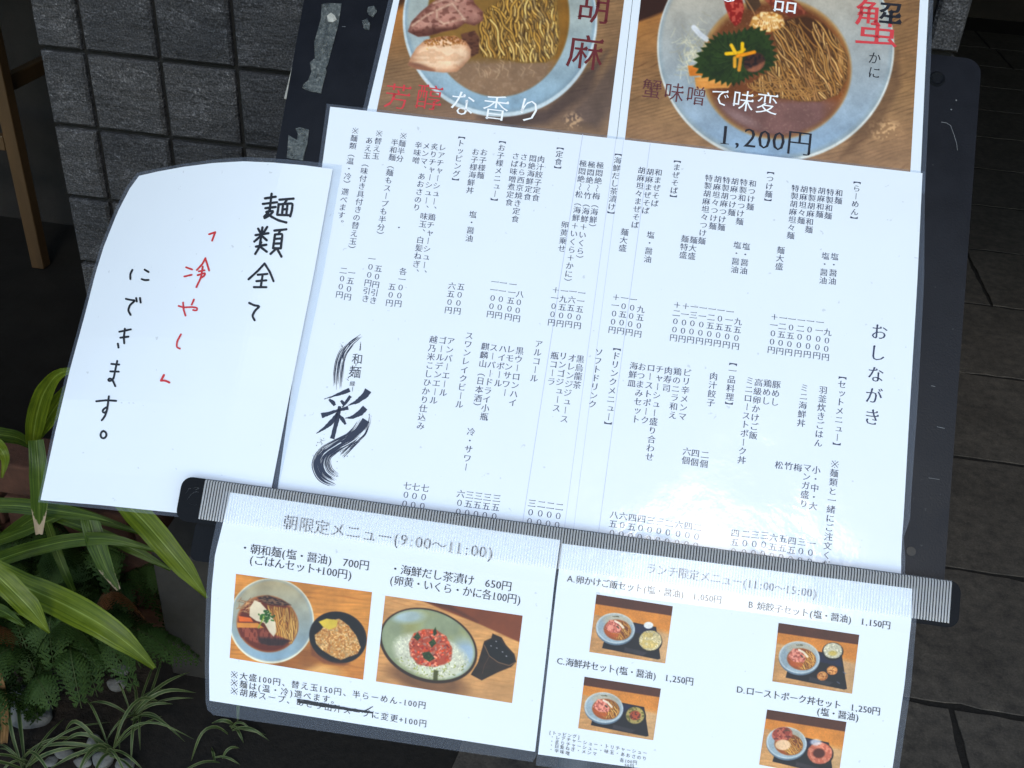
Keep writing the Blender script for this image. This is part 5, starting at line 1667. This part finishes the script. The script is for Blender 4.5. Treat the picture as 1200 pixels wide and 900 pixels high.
    k.img *= (.94 + .1 * k.n(1))[..., None]
    photo_print('printed_photo', quad, k, S_LOW2, lm, 2.6)


tray_photo([(699, 696.5), (788.5, 710.5), (779.5, 777.5), (690.5, 764)], 101, 'A')
tray_photo([(912.5, 730), (1007, 744), (998.5, 813), (905, 798.5)], 102, 'B')
tray_photo([(685, 793), (774.5, 807), (765.5, 867.5), (677.5, 853.5)], 103, 'C')
tray_photo([(899, 831.5), (992, 846), (982, 914), (889.5, 896)], 104, 'D')

# ================================================================== PLANTS
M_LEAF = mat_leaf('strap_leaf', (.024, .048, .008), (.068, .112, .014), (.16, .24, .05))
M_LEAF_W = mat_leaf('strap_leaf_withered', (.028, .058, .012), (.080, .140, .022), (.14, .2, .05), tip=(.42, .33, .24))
M_LEAF_B = mat_leaf('strap_leaf_sunlit', (.060, .098, .008), (.15, .205, .016), (.24, .32, .07))  # brighter copy of the leaf colour, with the sunlight on these blades in it
M_DRY = mat_leaf('dry_leaf', (.16, .085, .035), (.30, .18, .085), (.35, .22, .12), trans=.1, rough=.7)


def ribbon(name, path, wid, mat, parent, fold=.22, n=22, m=5, side=None, taper=True):
    """leaf blade along a 3-D path; wid = half width at given path points (m)"""
    P_ = np.array(path, float)
    tt = np.r_[0, np.cumsum(np.linalg.norm(np.diff(P_, axis=0), axis=1))]
    s_ = np.linspace(0, tt[-1], n)
    Q = np.stack([np.interp(s_, tt, P_[:, k]) for k in range(3)], 1)
    for _ in range(3): Q[1:-1] = (Q[:-2] + 2 * Q[1:-1] + Q[2:]) / 4
    w = np.interp(s_ / tt[-1], np.linspace(0, 1, len(wid)), wid)
    T_ = np.gradient(Q, axis=0); T_ /= np.linalg.norm(T_, axis=1, keepdims=True) + 1e-12
    v, uvs = [], []
    for k in range(n):
        ref = np.array(side, float) if side is not None else np.cross(T_[k], EYE - Q[k])
        x = ref - T_[k] * (ref @ T_[k]); x /= np.linalg.norm(x) + 1e-12
        up = np.cross(x, T_[k])
        if up @ (EYE - Q[k]) < 0: up = -up
        for j in range(m):
            a = j / (m - 1) * 2 - 1
            rip = .0012 * math.sin(k * .9 + j * 2.1)
            v.append(Q[k] + x * a * w[k] + up * (abs(a) * w[k] * fold + rip))
            uvs.append(((a + 1) / 2, k / (n - 1)))
    return mesh_obj(name, v, grid_faces(m, n), mat, parent, smooth=True, uvs=uvs)


pc = onground(40, 700)
plant = thing('strap_leaf_plant', (-.98, .95, .02), 'plant with long arching strap leaves left of the menu stand, some tips withered', 'plant')


def leaf(px, wpx, mat, fold=.2, **k):
    """px: (x, y, depth Y) points along the midrib; wpx: full widths in picture points"""
    path = [at(*p) for p in px]
    ym = sum(p[2] for p in px) / len(px)
    return ribbon('leaf', path, [w / 2 / 1200 * ym * 1.22 for w in wpx], mat, plant, fold, **k)


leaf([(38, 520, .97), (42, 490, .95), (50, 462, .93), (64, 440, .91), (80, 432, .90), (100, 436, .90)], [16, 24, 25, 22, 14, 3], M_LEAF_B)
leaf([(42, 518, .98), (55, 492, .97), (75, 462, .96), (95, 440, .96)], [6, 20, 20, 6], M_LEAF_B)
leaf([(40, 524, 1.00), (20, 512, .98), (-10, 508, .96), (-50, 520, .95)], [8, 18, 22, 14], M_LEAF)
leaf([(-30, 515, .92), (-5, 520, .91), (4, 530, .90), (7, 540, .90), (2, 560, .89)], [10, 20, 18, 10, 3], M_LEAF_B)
leaf([(42, 516, .95), (45, 545, .93), (46, 580, .92), (46, 626, .91)], [19, 24, 21, 9], M_LEAF_W)
leaf([(-30, 592, .98), (20, 592, .96), (70, 599, .95), (115, 606, .94), (133, 613, .94)], [18, 21, 22, 17, 2], M_LEAF)
leaf([(104, 606, .99), (114, 640, .97), (125, 668, .96), (139, 691, .95)], [24, 27, 20, 6], M_LEAF_W)
leaf([(-20, 662, 1.0), (30, 645, .98), (80, 633, .97), (130, 630, .97), (185, 646, .98)], [24, 22, 21, 18, 5], M_LEAF)
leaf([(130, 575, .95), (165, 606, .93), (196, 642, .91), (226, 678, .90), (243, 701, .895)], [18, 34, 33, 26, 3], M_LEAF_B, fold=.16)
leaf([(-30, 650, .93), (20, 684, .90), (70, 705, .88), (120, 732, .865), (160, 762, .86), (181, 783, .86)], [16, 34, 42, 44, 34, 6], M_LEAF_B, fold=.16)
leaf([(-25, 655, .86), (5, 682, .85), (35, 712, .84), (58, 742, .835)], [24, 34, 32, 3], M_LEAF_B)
leaf([(55, 612, 1.04), (68, 650, 1.03), (78, 675, 1.02), (86, 693, 1.02)], [10, 13, 12, 8], M_LEAF)
leaf([(60, 605, 1.06), (100, 618, 1.05), (150, 640, 1.05), (200, 668, 1.05)], [10, 16, 16, 4], M_LEAF)
leaf([(-20, 640, 1.06), (30, 622, 1.05), (80, 600, 1.05)], [14, 16, 8], M_LEAF)
leaf([(-20, 705, .95), (10, 720, .93), (30, 735, .92)], [14, 18, 4], M_LEAF)
leaf([(-8, 770, .88), (2, 800, .87), (6, 845, .87), (3, 895, .87)], [6, 12, 12, 8], M_DRY)
for k in range(16):
    a = random.uniform(0, 6.28)
    c0 = np.array([-1.06 + random.uniform(-.16, .16), 1.02 + random.uniform(-.10, .10), .02])
    L_l = random.uniform(.28, .46)
    d = np.array([math.cos(a), math.sin(a) * .4, 0])
    pth = [c0, c0 + d * L_l * .15 + np.array([0, 0, L_l * .5]), c0 + d * L_l * .45 + np.array([0, 0, L_l * .75]), c0 + d * L_l * .85 + np.array([0, 0, L_l * .62])]
    ribbon('leaf', pth, [.005, .011, .012, .002], M_LEAF, plant, .2)
b = MB()
for k in range(5):
    x, y = -1.06 + .05 * math.cos(k * 1.3), 1.02 + .05 * math.sin(k * 1.3)
    b.tube([(x, y, 0.0), (x + .01, y, .15), (x + .02 * math.cos(k), y - .02, .32)], [.008, .007, .005], 8)
b.obj('stem', mat_rough('plant_stem', (.05, .03, .015), (.10, .07, .03), 60), plant, smooth=True)

# ferns
M_FERN = mat_leaf('fern_green', (.014, .036, .007), (.036, .072, .012), (.035, .056, .016), stripes=3, trans=.2, rough=.7)
M_FERN_R = mat_leaf('fern_rust', (.13, .045, .015), (.24, .10, .035), (.2, .1, .05), stripes=3, trans=.1, rough=.7)


def frond(parent, root, tip, sag, mat, wid, npin=22, roll=0.0):
    root, tip = np.array(root, float), np.array(tip, float)
    mid = (root + tip) / 2 + np.array([0, 0, sag])
    mb = MB()
    pts = []
    for k in range(npin + 1):
        q = k / npin
        pts.append((1 - q) ** 2 * root + 2 * q * (1 - q) * mid + q * q * tip)
    pts = np.array(pts)
    T_ = np.gradient(pts, axis=0); T_ /= np.linalg.norm(T_, axis=1, keepdims=True)
    for k in range(1, npin):
        q = k / npin
        side = np.cross(T_[k], [0, 0, 1.0]); side /= np.linalg.norm(side) + 1e-9
        upv = np.cross(side, T_[k])
        side = side * math.cos(roll) + upv * math.sin(roll)
        L_p = wid * (math.sin(math.pi * min(1, q * .9 + .08)) ** .7) * random.uniform(.85, 1.1)
        st = np.linalg.norm(pts[1] - pts[0]) * .36
        for sgn in (-1, 1):
            d = side * sgn * .92 + T_[k] * .30 - upv * random.uniform(.05, .3)
            d /= np.linalg.norm(d)
            segs = max(3, int(L_p / .0042))
            for j in range(segs):
                r = (j + .5) / segs
                c = pts[k] + d * L_p * r - np.array([0, 0, 1]) * L_p * .3 * r * r
                ll = st * 1.55 * (1 - r ** 1.6) + .0006
                for s2 in (-1, 1):
                    e_ = T_[k] * s2 * .8 + d * .6
                    e_ /= np.linalg.norm(e_)
                    pw = d * (L_p / segs) * .40
                    mb.add([c - pw, c + e_ * ll * .55 - pw * .9, c + e_ * ll, c + e_ * ll * .5 + pw, c + pw], [(0, 1, 2, 3, 4)], [(.2, r), (.2, r), (.8, r), (.8, r), (.3, r)])
    n0 = len(pts)
    for k in range(n0 - 1):
        s_ = np.cross(T_[k], [0, 0, 1.0]) * .0011
        mb.add([pts[k] - s_, pts[k] + s_, pts[k + 1] + s_, pts[k + 1] - s_], [(0, 1, 2, 3)], [(.5, .5)] * 4)
    return mb.obj('frond', mat, parent, uv=True)


def fern(cx, cy, n, L_f, label, seed, rust=()):
    rn = random.Random(seed)
    z0 = .02
    f_ = thing('fern', (cx, cy, z0), label, 'fern')
    for k in range(n):
        a = 2 * math.pi * k / n + rn.uniform(-.3, .3)
        L_ = L_f * rn.uniform(.65, 1.1)
        tip = (cx + L_ * math.cos(a), cy + L_ * math.sin(a) * .8, z0 + rn.uniform(.02, .18))
        frond(f_, (cx, cy, z0), tip, rn.uniform(.16, .3), M_FERN_R if k in rust else M_FERN, L_f * rn.uniform(.17, .24), 26, rn.uniform(-.3, .3))
    return f_


g1 = onground(95, 790, .05); g2 = onground(20, 760, .05); g3 = onground(150, 720, .05); g4 = onground(70, 700, .05); g5 = onground(60, 850, .05)
fern(g1[0], g1[1], 20, .19, 'dark green fern with one rust brown frond under the large strap leaf', 1, (2, 13))
fern(g2[0], g2[1], 18, .20, 'dark green fern at the far left edge below the strap leaves', 2)
fern(g3[0] - .02, g3[1], 16, .17, 'fern with feathery fronds reaching toward the low dark box', 3)
fern(g4[0], g4[1], 18, .21, 'fern deep in the shade behind the strap leaves', 4)
fern(g5[0] - .04, g5[1] + .02, 10, .14, 'small low fern beside the white stones', 5)
rf = frond  # the curled rust frond seen best

# spider plants with pale striped leaves
M_SPID = mat_leaf('striped_leaf', (.035, .06, .02), (.065, .10, .035), (.2, .25, .1), edge=(.16, .19, .09), stripes=3, trans=.2)


def tuft(px, py, n, L_t, label, seed, z=.02, w=.0024):
    rn = random.Random(seed)
    c = onground(px, py, z)
    o = thing('spider_plant', c, label, 'plant', 'small striped plants along the paving edge')
    for k in range(n):
        a = rn.uniform(0, 2 * math.pi)
        L_ = L_t * (.45 + 1.0 * rn.random() ** 1.4)
        d = np.array([math.cos(a), math.sin(a), 0])
        sw = np.array([-d[1], d[0], 0]) * rn.uniform(-.35, .35)
        up = rn.uniform(.12, 1.0)
        c1 = c + np.array([rn.gauss(0, .006), rn.gauss(0, .006), 0])
        dr = rn.uniform(-.25, .45)
        pth = [c1, c1 + d * L_ * .25 + np.array([0, 0, L_ * up * .55]), c1 + d * L_ * .6 + sw * L_ * .4 + np.array([0, 0, L_ * up * .7]), c1 + d * L_ + sw * L_ + np.array([0, 0, max(-.01, L_ * up * dr)])]
        ww = w * rn.uniform(.6, 1.25)
        ribbon('leaf', pth, [ww * .5, ww, ww * .9, .0003], M_SPID, o, .3, n=12, m=3)
    return o


tuft(158, 838, 18, .085, 'fullest striped plant at the paving corner, between the fern and the paving', 1)
tuft(128, 880, 15, .085, 'striped plant with long trailing leaves at the bottom left', 2)
tuft(178, 700, 10, .08, 'thin striped plant rising beside the low dark box', 3, w=.002)
tuft(238, 770, 9, .055, 'tiny striped plant against the low box, half hidden by the breakfast menu', 4, z=.003)
tuft(272, 852, 7, .06, 'tiny striped plant in the paving joint under the breakfast menu', 5, z=.003)
tuft(30, 897, 14, .10, 'striped plant at the lower left corner by the dry leaf', 6)
tuft(256, 893, 4, .055, 'few striped blades in a paving joint at the bottom edge', 7, z=.003)

# white stones
M_STONE = mat_rough('pale_stone', (.07, .07, .067), (.18, .18, .17), 30, .8, .003, 120)
rs = random.Random(8)
for (x, y, r) in ((34, 836, .032), (20, 815, .018), (76, 884, .014), (97, 893, .012), (120, 890, .016), (110, 868, .011), (136, 802, .014), (60, 895, .012), (142, 784, .013), (146, 897, .013)):
    c = onground(x, y, .012)
    bm = bmesh.new()
    bmesh.ops.create_icosphere(bm, subdivisions=3, radius=1.0)
    ph = rs.uniform(0, 6)
    sx, sy, sz = r * rs.uniform(.9, 1.25), r * rs.uniform(.8, 1.1), r * rs.uniform(.55, .75)
    for v in bm.verts:
        q = 1 + .10 * math.sin(3 * v.co.x + ph) + .08 * math.sin(4 * v.co.y + 2 * ph) + .06 * math.sin(6 * v.co.z + ph)
        v.co = Vector((v.co.x * sx * q, v.co.y * sy * q, v.co.z * sz * q))
    me = bpy.data.meshes.new('stone'); bm.to_mesh(me); bm.free()
    me.materials.append(M_STONE)
    me.polygons.foreach_set('use_smooth', np.ones(len(me.polygons), dtype=bool))
    o = bpy.data.objects.new('stone', me); COL.objects.link(o); o.location = Vector(c)
    tag(o, 'smooth pale stone lying on the soil among the ferns', 'stone', 'pale stones among the ferns')

# low brick edging at the back of the bed
M_BRICK = mat_rough('old_brick', (.035, .016, .010), (.085, .036, .022), 25, .9, .002, 150)
b = MB()
for j in range(5):
    for i in range(-7, 1):
        x0 = -.84 + i * .215 + (.107 if j % 2 else 0); x1 = min(x0 + .205, -.70)
        if x1 - x0 > .03: b.box((x0, 1.12, .012 + j * .068), (x1, 1.20, .012 + j * .068 + .060))
bw_ = b.obj('brick_edging', M_BRICK, None, loc=(-1.4, 1.16, 0), bevel=.004)
tag(bw_, 'low dark red brick edging behind the strap leaves', 'brick wall')
